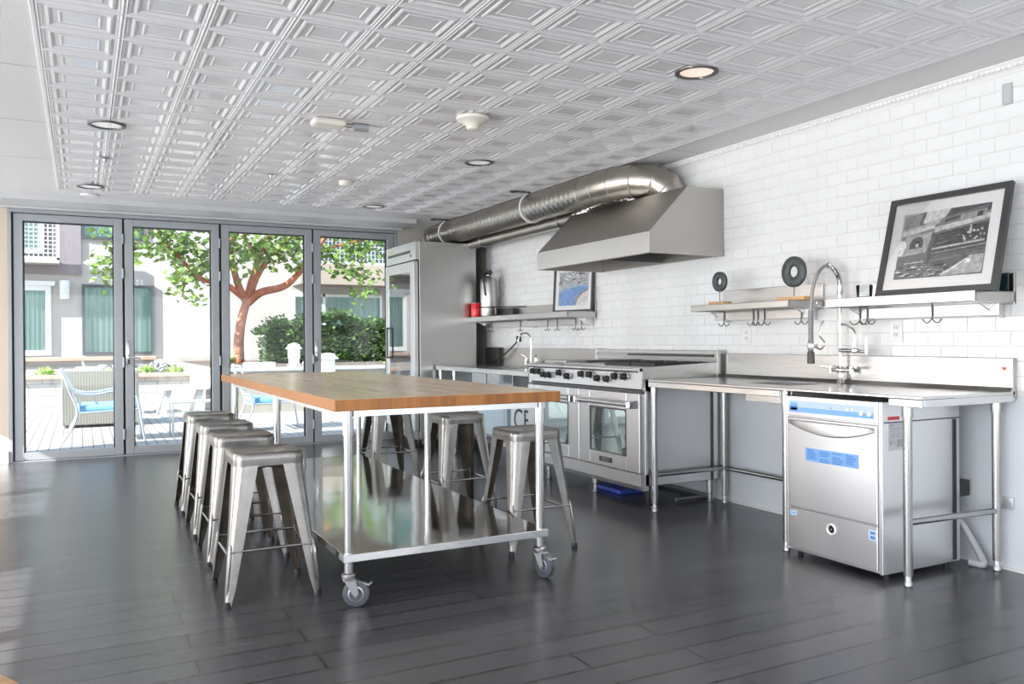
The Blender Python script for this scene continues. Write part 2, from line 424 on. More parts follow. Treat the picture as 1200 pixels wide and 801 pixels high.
# outer rope-like edging strip
for (x0, x1, y0, y1) in ((TX0-.022, TX0, -.4, TY1+.022), (TX1, TX1+.022, -.4, TY1+.022), (TX0-.022, TX1+.022, TY1, TY1+.022)):
    b.box(x0, x1, y0, y1, CZ-.013, CZ, .005)
struct(b.build('trim_1', TIN, recalc=False))
# ceiling board joints
b = MB()
for y in (4.62, 5.75, 6.9): b.box(XL, TX0-.03, y, y+.006, CZ-.0015, CZ)
b.box(TX1+.03, WX, 4.66, 4.666, CZ-.0015, CZ); b.box(TX1+.03, WX, 2.2, 2.206, CZ-.0015, CZ)
struct(b.build('trim_2', WALLBEIGE))
# right wall: board, paint above tiles none; tiled from y=-1 to 8.37
b = MB(); b.box(WX, WX+.15, BY, GY+.1, -.1, CZ)
struct(b.build('wall_right', WALLBLUE))
b = MB(); b.box(WX-.004, WX, 8.37, GY, .0, CZ)
struct(b.build('trim_3', WALLBEIGE))
b = MB(); b.box(WX-.006, WX, 0, 8.37, .86, CZ-.04, mi=1)
TW, TH = .1495, .0742; row = 0; z = .8795
while z+TH < CZ-.035:
    y = 2.684+(-TW/2 if row % 2 else 0)-TW*18
    while y < 8.37-TW:
        a1, a2 = random.gauss(0, .0035), random.gauss(0, .0045)
        if y > -.1:
            g = .0012; Y0, Y1, Z0, Z1 = y+g, y+TW-g, z+g, z+TH-g; cy, cz = (Y0+Y1)/2, (Z0+Z1)/2
            X = lambda yy, zz, e: WX-.0095-e+a1*(yy-cy)+a2*(zz-cz)
            outer = [b.bm.verts.new((WX-.005, yy, zz)) for yy, zz in ((Y0, Z0), (Y1, Z0), (Y1, Z1), (Y0, Z1))]
            e = .0025
            inn = [b.bm.verts.new((X(yy, zz, 0), yy, zz)) for yy, zz in ((Y0+e, Z0+e), (Y1-e, Z0+e), (Y1-e, Z1-e), (Y0+e, Z1-e))]
            for q in range(4): b.face([outer[q], outer[(q+1) % 4], inn[(q+1) % 4], inn[q]], 0)
            b.face(inn, 0)
        y += TW
    z += TH; row += 1
struct(b.build('trim_4', [TILE, GROUT]))
# ceiling cornice along the right wall
b = MB()
pr_ = [(WX, CZ-.055), (WX-.012, CZ-.055), (WX-.016, CZ-.045), (WX-.03, CZ-.03), (WX-.036, CZ-.012), (WX-.045, CZ-.008), (WX-.045, CZ), (WX, CZ)]
b.prism([(x, -1, z) for x, z in pr_], (0, 8.37+1, 0))
for k in range(230):
    y = 1.9+k*.028
    b.box(WX-.040, WX-.02, y, y+.020, CZ-.034, CZ-.014, .004)
struct(b.build('trim_5', WHITEP))
b = MB(); b.box(WX-.012, WX, 0, 8.37, 0, .012); struct(b.build('baseboard_right', WHITEP))
# glass-side wall parts
b = MB(); b.box(XL, -.625, GY-.06, GY+.12, 0, CZ); b.box(3.30, WX, GY-.06, GY+.12, 0, CZ, mi=1)
b.box(-.625, 3.30, GY-.02, GY+.12, 2.43, CZ, mi=2)
struct(b.build('wall_back', [plain('cream_wall', (.62, .52, .43), .6), WALLBEIGE, WALLW]))
b = MB(); b.box(XL, 3.30, 8.60, GY-.02, 2.445, CZ); b.box(XL, 3.3, 9.02, 9.06, 2.425, 2.445, .006)
struct(b.build('trim_6', plain('soffit_paint', (.55, .56, .57), .5)))
b = MB(); b.box(XL, -.625, GY-.085, GY-.06, 0, .12, .004); struct(b.build('baseboard_back', WALLW))
# left wall with tall windows
b = MB(); ys = [BY]+[v for o in LEFT_OPEN for v in o]+[GY]
for i in range(0, len(ys), 2): b.box(XL-.15, XL, ys[i], ys[i+1], 0, CZ)
for y0, y1 in LEFT_OPEN: b.box(XL-.15, XL, y0, y1, 2.23, CZ)
struct(b.build('wall_left', WALLW))
b = MB(); xs = [XL]+[v for o in BACK_FILL_OPEN for v in o]+[WX]
for i in range(0, len(xs), 2): b.box(xs[i], xs[i+1], BY-.15, BY, 0, CZ)
for x0, x1 in BACK_FILL_OPEN: b.box(x0, x1, BY-.15, BY, 2.25, CZ); b.box(x0, x1, BY-.15, BY, 0, .15)  # openings added for the fill lamps
struct(b.build('wall_front', WALLW))

# folding glass doors
def fold_door(n, x0, x1, y, handle=None, gask=None):
    root = MB()
    z0, z1 = .015, 2.405; s = .078
    root.box(x0, x0+s, y-.035, y+.035, z0, z1, .004); root.box(x1-s, x1, y-.035, y+.035, z0, z1, .004)
    root.box(x0+s, x1-s, y-.035, y+.035, z0, z0+.075, .004); root.box(x0+s, x1-s, y-.035, y+.035, z1-.07, z1, .004)
    o = struct(root.build('door_%d' % n, ALU, origin=(x0, y, 0)))
    g = MB(); g.box(x0+s-.006, x1-s+.006, y-.006, y+.006, z0+.07, z1-.065); g.build('glass_pane', GLASS, o)
    k = MB()
    for xa in ((x0+s, 1), (x1-s, -1)):
        k.box(min(xa[0], xa[0]+.012*xa[1]), max(xa[0], xa[0]+.012*xa[1]), y+.008, y+.034, z0+.07, z1-.07)
    k.box(x0+s, x1-s, y+.008, y+.034, z1-.082, z1-.07)
    k.build('gasket', GASKET, o)
    h = MB()
    for zz in (.22, .95, 1.85, 2.2):
        h.cyl((x1+.004, y-.045, zz-.05), (x1+.004, y-.045, zz+.05), .011, 10)
    h.build('hinge', ALU, o)
    if handle is not None:
        h = MB(); hx, dx = handle
        h.box(hx-.016, hx+.016, y-.046, y-.034, .93, 1.17, .004); h.cyl((hx, y-.03, 1.0), (hx, y-.085, 1.0), .009, 10)
        h.tube([(hx, y-.085, 1.0), (hx+dx*.06, y-.09, .998), (hx+dx*.12, y-.085, .985)], .009, 10)
        h.build('door_handle', CHROME, o)
    return o
fold_door(1, -.578, .372, GY, None)
fold_door(2, .392, 1.306, GY, (.415, 1))
fold_door(3, 1.33, 2.300, GY, None)
fold_door(4, 2.318, 3.262, GY, (2.34, 0))
b = MB()
b.box(-.625, 3.30, GY-.06, GY+.06, 2.41, 2.445, .004); b.box(-.625, -.592, GY-.06, GY+.06, 0, 2.41, .004); b.box(3.27, 3.30, GY-.06, GY+.06, 0, 2.41, .004)
b.box(-.625, 3.30, GY-.05, GY+.05, 0, .012)
struct(b.build('trim_7', ALU))
b = MB()
b.box(-.592, -.578, GY-.02, GY+.03, .012, 2.41); b.box(1.306, 1.33, GY-.01, GY+.03, .012, 2.41); b.box(2.300, 2.318, GY, GY+.03, .012, 2.41); b.box(.372, .392, GY, GY+.03, .012, 2.41); b.box(3.262, 3.27, GY-.02, GY+.03, .012, 2.41)
struct(b.build('trim_8', GASKET))

# ================================================================ ISLAND TABLE
IX0, IX1, IY0, IY1, IT, TB = .94, 2.045, 3.42, 6.6, .903, .853
LX, LY = (1.02, 1.97), (3.50, 4.97, 6.46)
isl = thing('rolling_work_table', 'long maple butcher block island on steel legs with swivel casters', 'kitchen island', (1.495, 5.0, 0))
b = MB(); b.box(IX0, IX1, IY0, IY1, TB, IT, .004)
for f in b.bm.faces:
    n = f.normal if f.normal.length else Vector((0, 0, 1))
    f.normal_update(); f.material_index = 1 if abs(f.normal.z) < .7 else 0
o = b.build('tabletop', [BUTCHER, BUTEND], isl); o['label'] = 'thick maple butcher block top'
b = MB()
for x in LX: b.box(x-.02, x+.02, IY0+.06, IY1-.08, TB-.035, TB)
for y in LY: b.box(LX[0], LX[1], y-.02, y+.02, TB-.03, TB)
b.build('top_frame', STEEL, isl)
b = MB(); b.box(LX[0]-.03, LX[1]+.03, LY[0]-.03, LY[2]+.03, .196, .232, .003); b.build('lower_shelf', SHELFST, isl)
for x in LX:
    for y in LY:
        b = MB(); b.cyl((x, y, .13), (x, y, TB-.005), .0205, 20); b.cyl((x, y, TB-.11), (x, y, TB-.005), .0245, 20); leg = b.build('leg', PIPE, isl)
        b = MB(); b.lathe((x, y, 0), [(.012, .118), (.03, .12), (.032, .128), (.032, .142), (.025, .148), (.012, .15)], 20); b.build('caster_collar', ZINC, leg)
for i, x in enumerate(LX):
    for j, y in enumerate(LY):
        ang = [[-.42, .5, .9], [-1.32, .8, 1.2]][i][j]   # wheel travel direction angle
        M = Matrix.Translation((x, y, 0)) @ Matrix.Rotation(ang, 4, 'Z')
        wh = MB()
        t = bmesh.new(); t2 = MB(); t2.lathe((.03, 0, .058), [(.02, -.014), (.047, -.016), (.056, -.013), (.058, -.006), (.058, .006), (.056, .013), (.047, .016), (.02, .014)], 28, 'Y'); 
        wh.merge(t2.bm, mat=M)
        wheel = wh.build('caster_wheel', GREYRUB, isl)
        hb = MB(); t2 = MB(); t2.lathe((.03, 0, .058), [(.004, -.021), (.010, -.021), (.012, -.013), (.026, -.013), (.028, -.0175), (.034, -.0165), (.034, .0165), (.028, .0175), (.026, .013), (.012, .013), (.010, .021), (.004, .021)], 24, 'Y'); hb.merge(t2.bm, mat=M)
        hb.build('wheel_hub', ZINC, wheel)
        fk = MB(); t2 = MB()
        for s_ in (-1, 1):
            t2.prism([(-.02, s_*.022, .122), (.03, s_*.022, .122), (.045, s_*.022, .06), (.03, s_*.022, .044), (.016, s_*.022, .06)], (0, s_*.004, 0))
        t2.box(-.022, .032, -.026, .026, .114, .122, .002)
        t2.cyl((.03, -.03, .058), (.03, .03, .058), .007, 10)
        t2.prism([(.03, -.012, .118), (.085, -.012, .10), (.098, -.012, .108), (.10, -.012, .102), (.085, -.012, .092), (.03, -.012, .105)], (0, .024, 0))
        fk.merge(t2.bm, mat=M); fk.build('caster_fork', ZINC, wheel)

# ================================================================ STOOLS
def rsq(a, r, z, n=6, ax=None):
    pts = []; ay = a if ax is None else ax
    for q, (sx, sy) in enumerate(((1, 1), (-1, 1), (-1, -1), (1, -1))):
        for k in range(n+1):
            t = q*PI/2+k*PI/2/n
            pts.append((sx*(a-r)+r*math.cos(t), sy*(ay-r)+r*math.sin(t), z))
    return pts
SZ = .655
def make_stool():
    root = thing('metal_stool', 'x', 'stool')
    b = MB()
    b.rings([rsq(.154, .05, SZ-.058), rsq(.1555, .051, SZ-.03), rsq(.155, .051, SZ-.014), rsq(.151, .049, SZ-.003), rsq(.145, .045, SZ), rsq(.138, .04, SZ-.001), rsq(.13, .03, SZ-.005),
             rsq(.02, .0125, SZ-.007, ax=.0125), rsq(.018, .0105, SZ-.012, ax=.0105)], cap=False)
    b.rings([rsq(.151, .049, SZ-.058), rsq(.151, .048, SZ-.012), rsq(.13, .03, SZ-.011), rsq(.018, .0105, SZ-.012, ax=.0105)], cap=False)
    b.build('seat', GALV, root, recalc=False)
    for sx in (-1, 1):
        for sy in (-1, 1):
            b = MB(); rr = []
            # angle section: two flanges with a broad rounded corner, tapering downward and splaying out
            for t in [i/10 for i in range(11)]:
                z = (SZ-.035)*(1-t)+.012*t
                c = .1525*(1-t)+.207*t
                wd = .070*(1-t)+.032; r = .040*(1-t)+.013
                if t > .93: wd *= .8
                sec = [(c-wd, c)]
                sec += [(c-r+r*math.sin(k*PI/10), c-r+r*math.cos(k*PI/10)) for k in range(6)]
                sec += [(c, c-wd)]
                th = .0025
                inn = [(c-th, c-wd)]+[(c-r+(r-th)*math.cos(k*PI/10), c-r+(r-th)*math.sin(k*PI/10)) for k in range(6)]+[(c-wd, c-th)]
                rr.append([(sx*p[0], sy*p[1], z) for p in sec+inn])
            b.rings(rr)
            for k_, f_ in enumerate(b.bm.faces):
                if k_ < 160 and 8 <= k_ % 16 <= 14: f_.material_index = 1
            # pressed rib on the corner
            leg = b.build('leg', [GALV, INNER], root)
            b = MB(); b.tube([(sx*(.1525+.0545*t-.0095*(1-t)-.003), sy*(.1525+.0545*t-.0095*(1-t)-.003), (SZ-.035)*(1-t)+.012*t) for t in (.58, .62, .75, .88, .93)], [.001, .008, .0085, .007, .001], 8)
            b.build('pressed_rib', GALV, leg)
            b = MB(); c = .196; b.lathe((sx*c, sy*c, 0), [(.010, 0), (.016, 0), (.0165, .012), (.015, .026), (.009, .027)], 12); b.build('foot_cap', BLACK, leg)
    zz = .235; q = .182
    for (p0, p1) in (((-q, -q, zz), (q, -q, zz)), ((-q, q, zz), (q, q, zz)), ((-q, -q, zz-.02), (-q, q, zz-.02)), ((q, -q, zz-.02), (q, q, zz-.02))):
        b = MB()
        b.box(min(p0[0], p1[0])-(.003 if p0[0] == p1[0] else 0), max(p0[0], p1[0])+(.003 if p0[0] == p1[0] else 0),
              min(p0[1], p1[1])-(.003 if p0[1] == p1[1] else 0), max(p0[1], p1[1])+(.003 if p0[1] == p1[1] else 0), zz-.008, zz+.006, .001) if False else \
            b.tube([p0, p1], .0065, 8)
        b.build('rung', PIPE, root)
    b = MB(); b.box(-.15, .15, -.012, .012, -.0015, .0015)
    bm2 = b.bm; b2 = MB()
    b2.merge(bm2.copy(), mat=Matrix.Translation((0, 0, SZ-.085)) @ Matrix.Rotation(PI/4, 4, 'Z') @ Matrix.Scale(1.33, 4, (1, 0, 0)))
    b2.merge(bm2, mat=Matrix.Translation((0, 0, SZ-.082)) @ Matrix.Rotation(-PI/4, 4, 'Z') @ Matrix.Scale(1.33, 4, (1, 0, 0)))
    b2.build('cross_brace', DARKST, root)
    return root
st = make_stool(); index()
SPOTS = [
 ((.745, 3.925), 0, 'gunmetal stool nearest the camera in the row on the open floor side', 'stools on the open floor side of the island'),
 ((.765, 4.66), .0, 'gunmetal stool second from the camera in the row on the open floor side', 'stools on the open floor side of the island'),
 ((.775, 5.34), .0, 'gunmetal stool third from the camera in the row on the open floor side', 'stools on the open floor side of the island'),
 ((.785, 6.10), .0, 'gunmetal stool farthest from the camera and nearest the glass doors, open floor side', 'stools on the open floor side of the island'),
 ((2.215, 4.09), .0, 'gunmetal stool beside the near caster leg of the island, between island and range', 'stools on the range side of the island'),
 ((2.25, 5.14), .0, 'gunmetal stool middle of the three between island and range', 'stools on the range side of the island'),
 ((2.27, 6.62), .0, 'gunmetal stool closest to the glass door refrigerator, half under the island top', 'stools on the range side of the island')]
for i, (p, a, lab, grp) in enumerate(SPOTS):
    o = st if i == 0 else copy_tree(st)
    o.location = (p[0], p[1], 0); o.rotation_euler.z = a; o['label'] = lab; o['group'] = grp

# ================================================================ RIGHT WORK TABLE
TF, TZ = 3.33, .882
wt = thing('steel_work_table', 'long stainless work table with sink and tall splash back against the tiled wall', 'work table', (3.7, 3.45, 0))
b = MB(); y0, y1 = 2.43, 4.44
SX0, SX1, SY0, SY1 = 3.55, 3.92, 3.40, 3.76
b.box(TF, SX0, y0, y1, TZ-.014, TZ, .003); b.box(SX1, 4.02, y0, y1, TZ-.014, TZ); b.box(SX0, SX1, y0, SY0, TZ-.014, TZ); b.box(SX0, SX1, SY1, y1, TZ-.014, TZ)
b.box(TF, TF+.02, 3.285, y1, TZ-.05, TZ-.0145, .003); b.box(TF, TF+.02, y0, 2.60, TZ-.05, TZ-.0145, .003); b.box(TF+.0205, 4.02, y0+.0005, y0+.02, TZ-.05, TZ-.0145, .003)
b.build('worktop', STEELTOP, wt)
b = MB(); b.box(4.005, 4.035, y0, y1, TZ-.03, 1.045, .003); b.prism([(4.005, y0, TZ), (3.985, y0, TZ), (4.005, y0, TZ+.02)], (0, y1-y0, 0))
b.build('splash_back', STEELH, wt)
b = MB()
b.box(SX0, SX1, SY0, SY1, TZ-.106, TZ-.10); b.box(SX0-.004, SX0, SY0, SY1, TZ-.106, TZ-.012); b.box(SX1, SX1+.004, SY0, SY1, TZ-.106, TZ-.012); b.box(SX0, SX1, SY0-.004, SY0, TZ-.106, TZ-.012); b.box(SX0, SX1, SY1, SY1+.004, TZ-.106, TZ-.012)
b.build('sink_bowl', STEELTOP, wt)
for (x, y) in ((3.375, 2.535), (3.375, 3.275), (3.375, 4.475-.04), (3.985, 2.50), (3.985, 4.44)):
    b = MB(); b.cyl((x, y, .05), (x, y, TZ-.014), .0205, 20); b.cyl((x, y, TZ-.10), (x, y, TZ-.02), .025, 20); leg = b.build('leg', PIPE, wt)
    b = MB(); b.lathe((x, y, 0), [(.012, 0), (.019, .003), (.019, .018), (.014, .024), (.014, .06), (.0205, .062)], 18); b.build('foot', ZINC, leg)
b = MB(); b.tube([(3.375, 2.535, .295), (3.985, 2.50, .295)], .0155, 14); b.build('side_rail', PIPE, wt)
b = MB(); b.tube([(3.375, 4.435, .245), (3.985, 4.44, .245)], .0155, 14); b.build('side_rail', PIPE, wt)
b = MB(); b.tube([(3.985, 3.2, .245), (3.985, 4.44, .245)], .0155, 14); b.build('rear_rail', PIPE, wt)
b = MB(); b.box(4.0035, 4.0048, 2.455, 2.53, .995, 1.03); o = b.build('maker_sticker', LABGREY, wt)
b = MB(); b.box(4.0030, 4.0036, 2.462, 2.48, .985, 1.0); b.build('sticker_dot', RED, o)

# ---------------------------------------------------------------- pre-rinse faucet
fx, fy = 3.965, 3.42
fc = thing('pre_rinse_faucet', 'tall chrome spring hose faucet standing behind the sink', 'faucet', (fx, fy, TZ))
b = MB(); b.lathe((fx, fy, TZ), [(.02, 0), (.026, .002), (.022, .012), (.014, .03), (.014, .06), (.02, .065), (.024, .075), (.022, .09), (.012, .10)], 20)
for s_ in (-1, 1):
    b.cyl((fx, fy, TZ+.078), (fx-.0, fy+s_*.075, TZ+.078), .012, 12, r1=.009)
    b.cyl((fx, fy+s_*.075, TZ+.06), (fx, fy+s_*.075, TZ+.1), .014, 12)
b.build('deck_body', CHROME, fc)
for s_ in (-1, 1):
    b = MB(); b.tube([(fx, fy+s_*.075, TZ+.09), (fx-.03, fy+s_*.13, TZ+.098)], [.008, .006], 10); b.build('tap_lever', CHROME, fc)
b = MB(); b.cyl((fx, fy, TZ+.09), (fx, fy, 1.40), .0095, 14); b.cyl((fx, fy, 1.19), (fx, fy, 1.235), .015, 14); b.cyl((fx, fy, 1.36), (fx, fy, 1.42), .014, 14)
b.build('riser', CHROME, fc)
arc = bez([(fx, fy, 1.40), (fx, fy, 1.47), (fx-.022, fy+.004, 1.535), (fx-.085, fy+.012, 1.575), (fx-.15, fy+.022, 1.535), (fx-.195, fy+.028, 1.43), (fx-.21, fy+.03, 1.30)], 14)
b = MB(); b.tube(arc, .0095, 10); b.build('hose', plain('ribbed_hose', (.33, .31, .31), .4, .6), fc)
b = MB(); pts = []
na = 46
for k in range(620):
    t = k/619*len(arc)*.5; i = min(int(t), len(arc)-2); p = arc[i].lerp(arc[i+1], t-i); d = (arc[i+1]-arc[i]).normalized()
    u = d.cross(Vector((0, 1, 0))).normalized(); v = d.cross(u); a = k*.42
    pts.append(p+(u*math.cos(a)+v*math.sin(a))*.016)
b.tube(pts, .0022, 5); b.build('spring', CHROME, fc)
hx, hy = fx-.21, fy+.03
b = MB(); b.cyl((hx, hy, 1.31), (hx, hy, 1.13), .0145, 14); o = b.build('grip', plain('grey_grip', (.22, .22, .23), .5), fc)
b = MB(); b.lathe((hx, hy, 0), [(.01, 1.14), (.017, 1.13), (.02, 1.10), (.015, 1.075), (.01, 1.07)], 16); b.cyl((hx, hy, 1.105), (hx+.04, hy-.01, 1.105), .009, 10); b.build('spray_valve', CHROME, fc)
b = MB(); b.lathe((hx, hy, 0), [(.012, 1.075), (.02, 1.065), (.022, 1.01), (.02, 1.0), (.005, 1.0)], 18); b.build('spray_head', plain('dark_spray_rubber', (.07, .07, .075), .5), fc)
b = MB(); b.tube(bez([(hx+.02, hy-.005, 1.10), (hx+.06, hy-.02, 1.085), (hx+.08, hy-.03, 1.12), (hx+.05, hy-.02, 1.165), (hx+.06, hy-.025, 1.22), (hx+.075, hy-.03, 1.25)], 6), .0055, 8); b.build('squeeze_lever', CHROME, fc)
b = MB(); b.tube(bez([(fx, fy, 1.225), (fx-.02, fy-.05, 1.225), (fx-.03, fy-.12, 1.19), (fx-.03, fy-.125, 1.10)], 6), .008, 10)
b.cyl((fx-.005, fy, 1.075), (fx-.03, fy-.17, 1.075), .013, 12); b.lathe((fx-.03, fy-.125, 1.07), [(.006, .02), (.02, .012), (.02, 0), (.01, -.01)], 14)
b.build('filler_spout', CHROME, fc)
b = MB(); b.cyl((fx-.03, fy-.17, 1.07), (fx-.03, fy-.205, 1.07), .010, 10); b.cyl((fx-.03, fy-.205, 1.06), (fx-.03, fy-.205, 1.15), .009, 10); b.build('filler_lever', CHROME, fc)
b = MB(); b.tube(bez([(fx, fy, 1.34), (fx-.05, fy+.02, 1.33), (fx-.12, fy+.05, 1.335), (fx-.13, fy+.055, 1.37), (fx-.10, fy+.05, 1.385)], 6), .004, 8); b.build('hose_hook', CHROME, fc)

# ================================================================ DISHWASHER
DXF, DY0, DY1 = 3.33, 2.635, 3.235
dw = thing('undercounter_dishwasher', 'stainless undercounter dishwasher with blue stickers beneath the steel worktop', 'dishwasher', (3.6, 2.93, 0))
b = MB(); b.box(DXF+.012, 3.90, DY0, DY1, .03, .845, .003)
b.box(DXF, DXF+.014, DY0, DY0+.02, .03, .845, .002); b.box(DXF, DXF+.014, DY1-.015, DY1, .03, .845, .002)
b.build('cabinet', STEEL, dw)
b = MB(); b.box(DXF-.002, DXF+.014, DY0+.022, DY1-.017, .74, .845, .003); o = b.build('control_panel', STEEL, dw)
b = MB(); b.box(DXF-.0035, DXF-.002, DY0+.045, DY1-.03, .762, .822); s_ = b.build('control_strip', plain('pale_blue_film', (.5, .62, .8), .35), o)
b = MB(); b.box(DXF-.0045, DXF-.0035, DY0+.045, DY1-.03, .762, .788); b.box(DXF-.0045, DXF-.0035, DY1-.085, DY1-.04, .772, .812); b.build('strip_band', STBLUE, o)
for yy in (2.70, 2.745):
    b = MB(); b.cyl((DXF-.004, yy, .785), (DXF-.012, yy, .785), .012, 16); b.build('control_button', WHITEG, o)
for yy in (2.80, 2.83):
    b = MB(); b.cyl((DXF-.004, yy, .797), (DXF-.007, yy, .797), .007, 12); b.build('indicator_light', WHITEG, o)
b = MB(); b.cyl((DXF-.004, 2.93, .797), (DXF-.0055, 2.93, .797), .004, 10); b.build('indicator_dot', INKGREY, o)
textobj('logo', 'meiko', .024, (DXF-.0046, DY1-.063, .792), FACEX, STDARK, o)
b = MB(); b.box(DXF-.004, DXF+.012, DY0+.026, DY1-.02, .262, .733, .004); door = b.build('door', STEEL, dw)
# bowed scoop handle along the top of the door
b = MB(); rr = []
for k in range(25):
    t = k/24; y = DY0+.035+t*(DY1-DY0-.065); s2 = 1-(2*t-1)**2
    dn = .022+.050*s2; ou = .003+.016*s2
    rr.append([(DXF-.003, y, .722), (DXF-.010-ou*.55, y, .716), (DXF-.006-ou, y, .722-dn*.55), (DXF-.006-ou*.85, y, .722-dn*.9), (DXF-.006, y, .722-dn), (DXF-.003, y, .722-dn)])
b.rings(rr); b.build('scoop_handle', STEEL, door)
b = MB(); b.box(DXF-.0055, DXF-.004, 2.765, 3.095, .515, .582); s_ = b.build('instruction_sticker', STBLUE, door)
b = MB()
for c in range(4):
    for r_ in range(6):
        if (c, r_) in ((0, 5), (1, 3), (3, 5), (2, 1)): continue
        ya = 3.083-c*.081; ln = random.uniform(.045, .068); za = .573-r_*.0098
        b.box(DXF-.0062, DXF-.0055, ya-ln, ya, za-.005, za)
b.build('sticker_print', STINK, s_)
b = MB(); b.box(DXF-.004, DXF+.012, DY0+.026, DY1-.02, .045, .256, .004); lp = b.build('kick_panel', STEEL, dw)
b = MB(); b.box(DXF-.0055, DXF-.004, 3.155, 3.20, .218, .243); s_ = b.build('brand_sticker', plain('clear_blue_sticker', (.5, .68, .85), .4), lp)
textobj('brand_print', 'meiko', .015, (DXF-.0058, 3.178, .231), FACEX, STDARK, s_)
b = MB(); b.box(DXF-.0055, DXF-.004, 2.665, 2.71, .185, .235); s_ = b.build('badge_sticker', plain('pale_badge', (.62, .75, .95), .4), lp)
b = MB(); b.box(DXF-.0065, DXF-.0055, 2.672, 2.70, .214, .228); b.box(DXF-.0065, DXF-.0055, 2.672, 2.70, .192, .207); b.build('badge_print', STINK, s_)
b = MB(); b.lathe((DXF-.004, 2.93, .19), [(.010, .004), (.028, .004), (.03, -.004), (.026, -.009), (.02, -.006), (.018, 0), (.001, 0)], 24, 'X'); s_ = b.build('drain_knob', WHITEG, lp)
b = MB(); b.cyl((DXF-.006, 2.93, .19), (DXF-.0085, 2.93, .19), .009, 3); b.build('knob_symbol', INKGREY, s_)
b = MB(); b.box(DXF+.04, DXF+.12, DY0-.0022, DY0, .758, .775, .0015); b.build('red_label', RED, dw)
b = MB(); b.box(DXF+.04, DXF+.15, DY0-.0022, DY0, .615, .745); s_ = b.build('rating_plate', LABGREY, dw)
b = MB()
for k, (xa, xb, za, zb) in enumerate([(.05, .075, .73, .737), (.05, .14, .715, .719), (.05, .12, .705, .708), (.06, .14, .69, .693), (.055, .13, .68, .683), (.05, .065, .64, .66), (.075, .088, .643, .657), (.10, .14, .63, .665)]):
    b.box(DXF+xa, DXF+xb, DY0-.003, DY0-.0022, za, zb)
b.build('plate_print', plain('plate_ink', (.38, .38, .4), .5), s_)
b = MB(); b.box(DXF+.013, 3.90, DY0-.003, DY0, .745, .750); b.box(3.845, 3.87, DY0-.004, DY0, .04, .742); b.build('panel_seam', plain('dark_seam', (.05, .05, .07), .3, .6), dw)
for x in (3.40, 3.84):
    for y in (2.67, 3.20):
        b = MB(); b.cyl((x, y, 0), (x, y, .035), .014, 10); b.build('foot', BLACK, dw)
b = MB(); b.tube(bez([(3.93, 2.72, .28), (3.955, 2.66, .20), (3.985, 2.60, .08), (3.97, 2.56, .02), (3.95, 2.62, .018)], 8), .018, 10)
tag(b.build('drain_hose', plain('grey_hose', (.42, .43, .46), .5)), 'grey drain hose curling down the wall behind the dishwasher', 'hose')
b = MB(); b.box(3.93, 4.02, 2.66, 2.94, .34, .42, .004); b.box(3.95, 4.0, 2.70, 2.90, .42, .45, .003)
tag(b.build('wall_junction_box', BLACKM), 'black box fixed low on the wall behind the dishwasher', 'junction box')
b = MB(); b.box(4.035, WX, 2.45, 2.53, .30, .36, .003); b.cyl((4.03, 2.47, .33), (4.04, 2.47, .33), .012, 12)
tag(b.build('low_wall_socket', LABGREY), 'small grey socket plate low on the wall beside the table end leg', 'outlet')
b = MB()
b.tube(bez([(3.99, 3.42, .62), (3.97, 3.46, .66), (3.96, 3.44, .58), (3.975, 3.40, .52), (3.97, 3.46, .46), (3.98, 3.42, .40)], 8), .016, 10)
b.lathe((3.975, 3.43, .50), [(.01, -.05), (.034, -.04), (.034, .03), (.01, .05)], 14)
b.cyl((3.98, 3.42, .42), (3.98, 3.42, .30), .02, 12)
tag(b.build('drain_trap', plain('grey_plumbing', (.2, .2, .22), .45)), 'grey drain pipework under the worktop beside the dishwasher', 'plumbing')

# ================================================================ RANGE
RX, RY0, RY1 = 3.33, 4.475, 6.03
rg = thing('gas_range', 'wide stainless double oven gas range with black knobs under the hood', 'range', (3.68, 5.25, 0))
b = MB(); b.box(RX, 4.0, RY0, RY1, .165, .88, .003); b.build('body', STEEL, rg)
b = MB(); b.box(RX+.56, RX+.585, RY0-.004, RY0, .165, .86); b.build('side_seam', DARKST, rg)
b = MB(); b.prism([(RX-.03, RY0, .955), (RX-.03, RY0, .815), (RX+.005, RY0, .80), (RX+.1, RY0, .80), (RX+.1, RY0, .955)], (0, RY1-RY0, 0)); b.build('control_panel', STEEL, rg)
b = MB(); b.cyl((RX-.045, RY0, .942), (RX-.045, RY1, .942), .018, 20); b.box(RX-.045, RX+.1, RY0, RY1, .93, .96, .004); b.build('bullnose', STEEL, rg)
b = MB(); b.prism([(RX-.02, RY0-.002, .885), (RX-.02, RY0-.002, .96), (4.0, RY0-.002, .985), (4.0, RY0-.002, .885)], (0, .02, 0)); b.box(RX, 4.0, RY1-.02, RY1, .88, .97); b.box(RX+.08, 4.0, RY0, RY1, .875, .90)
b.build('top_surround', STEELH, rg)
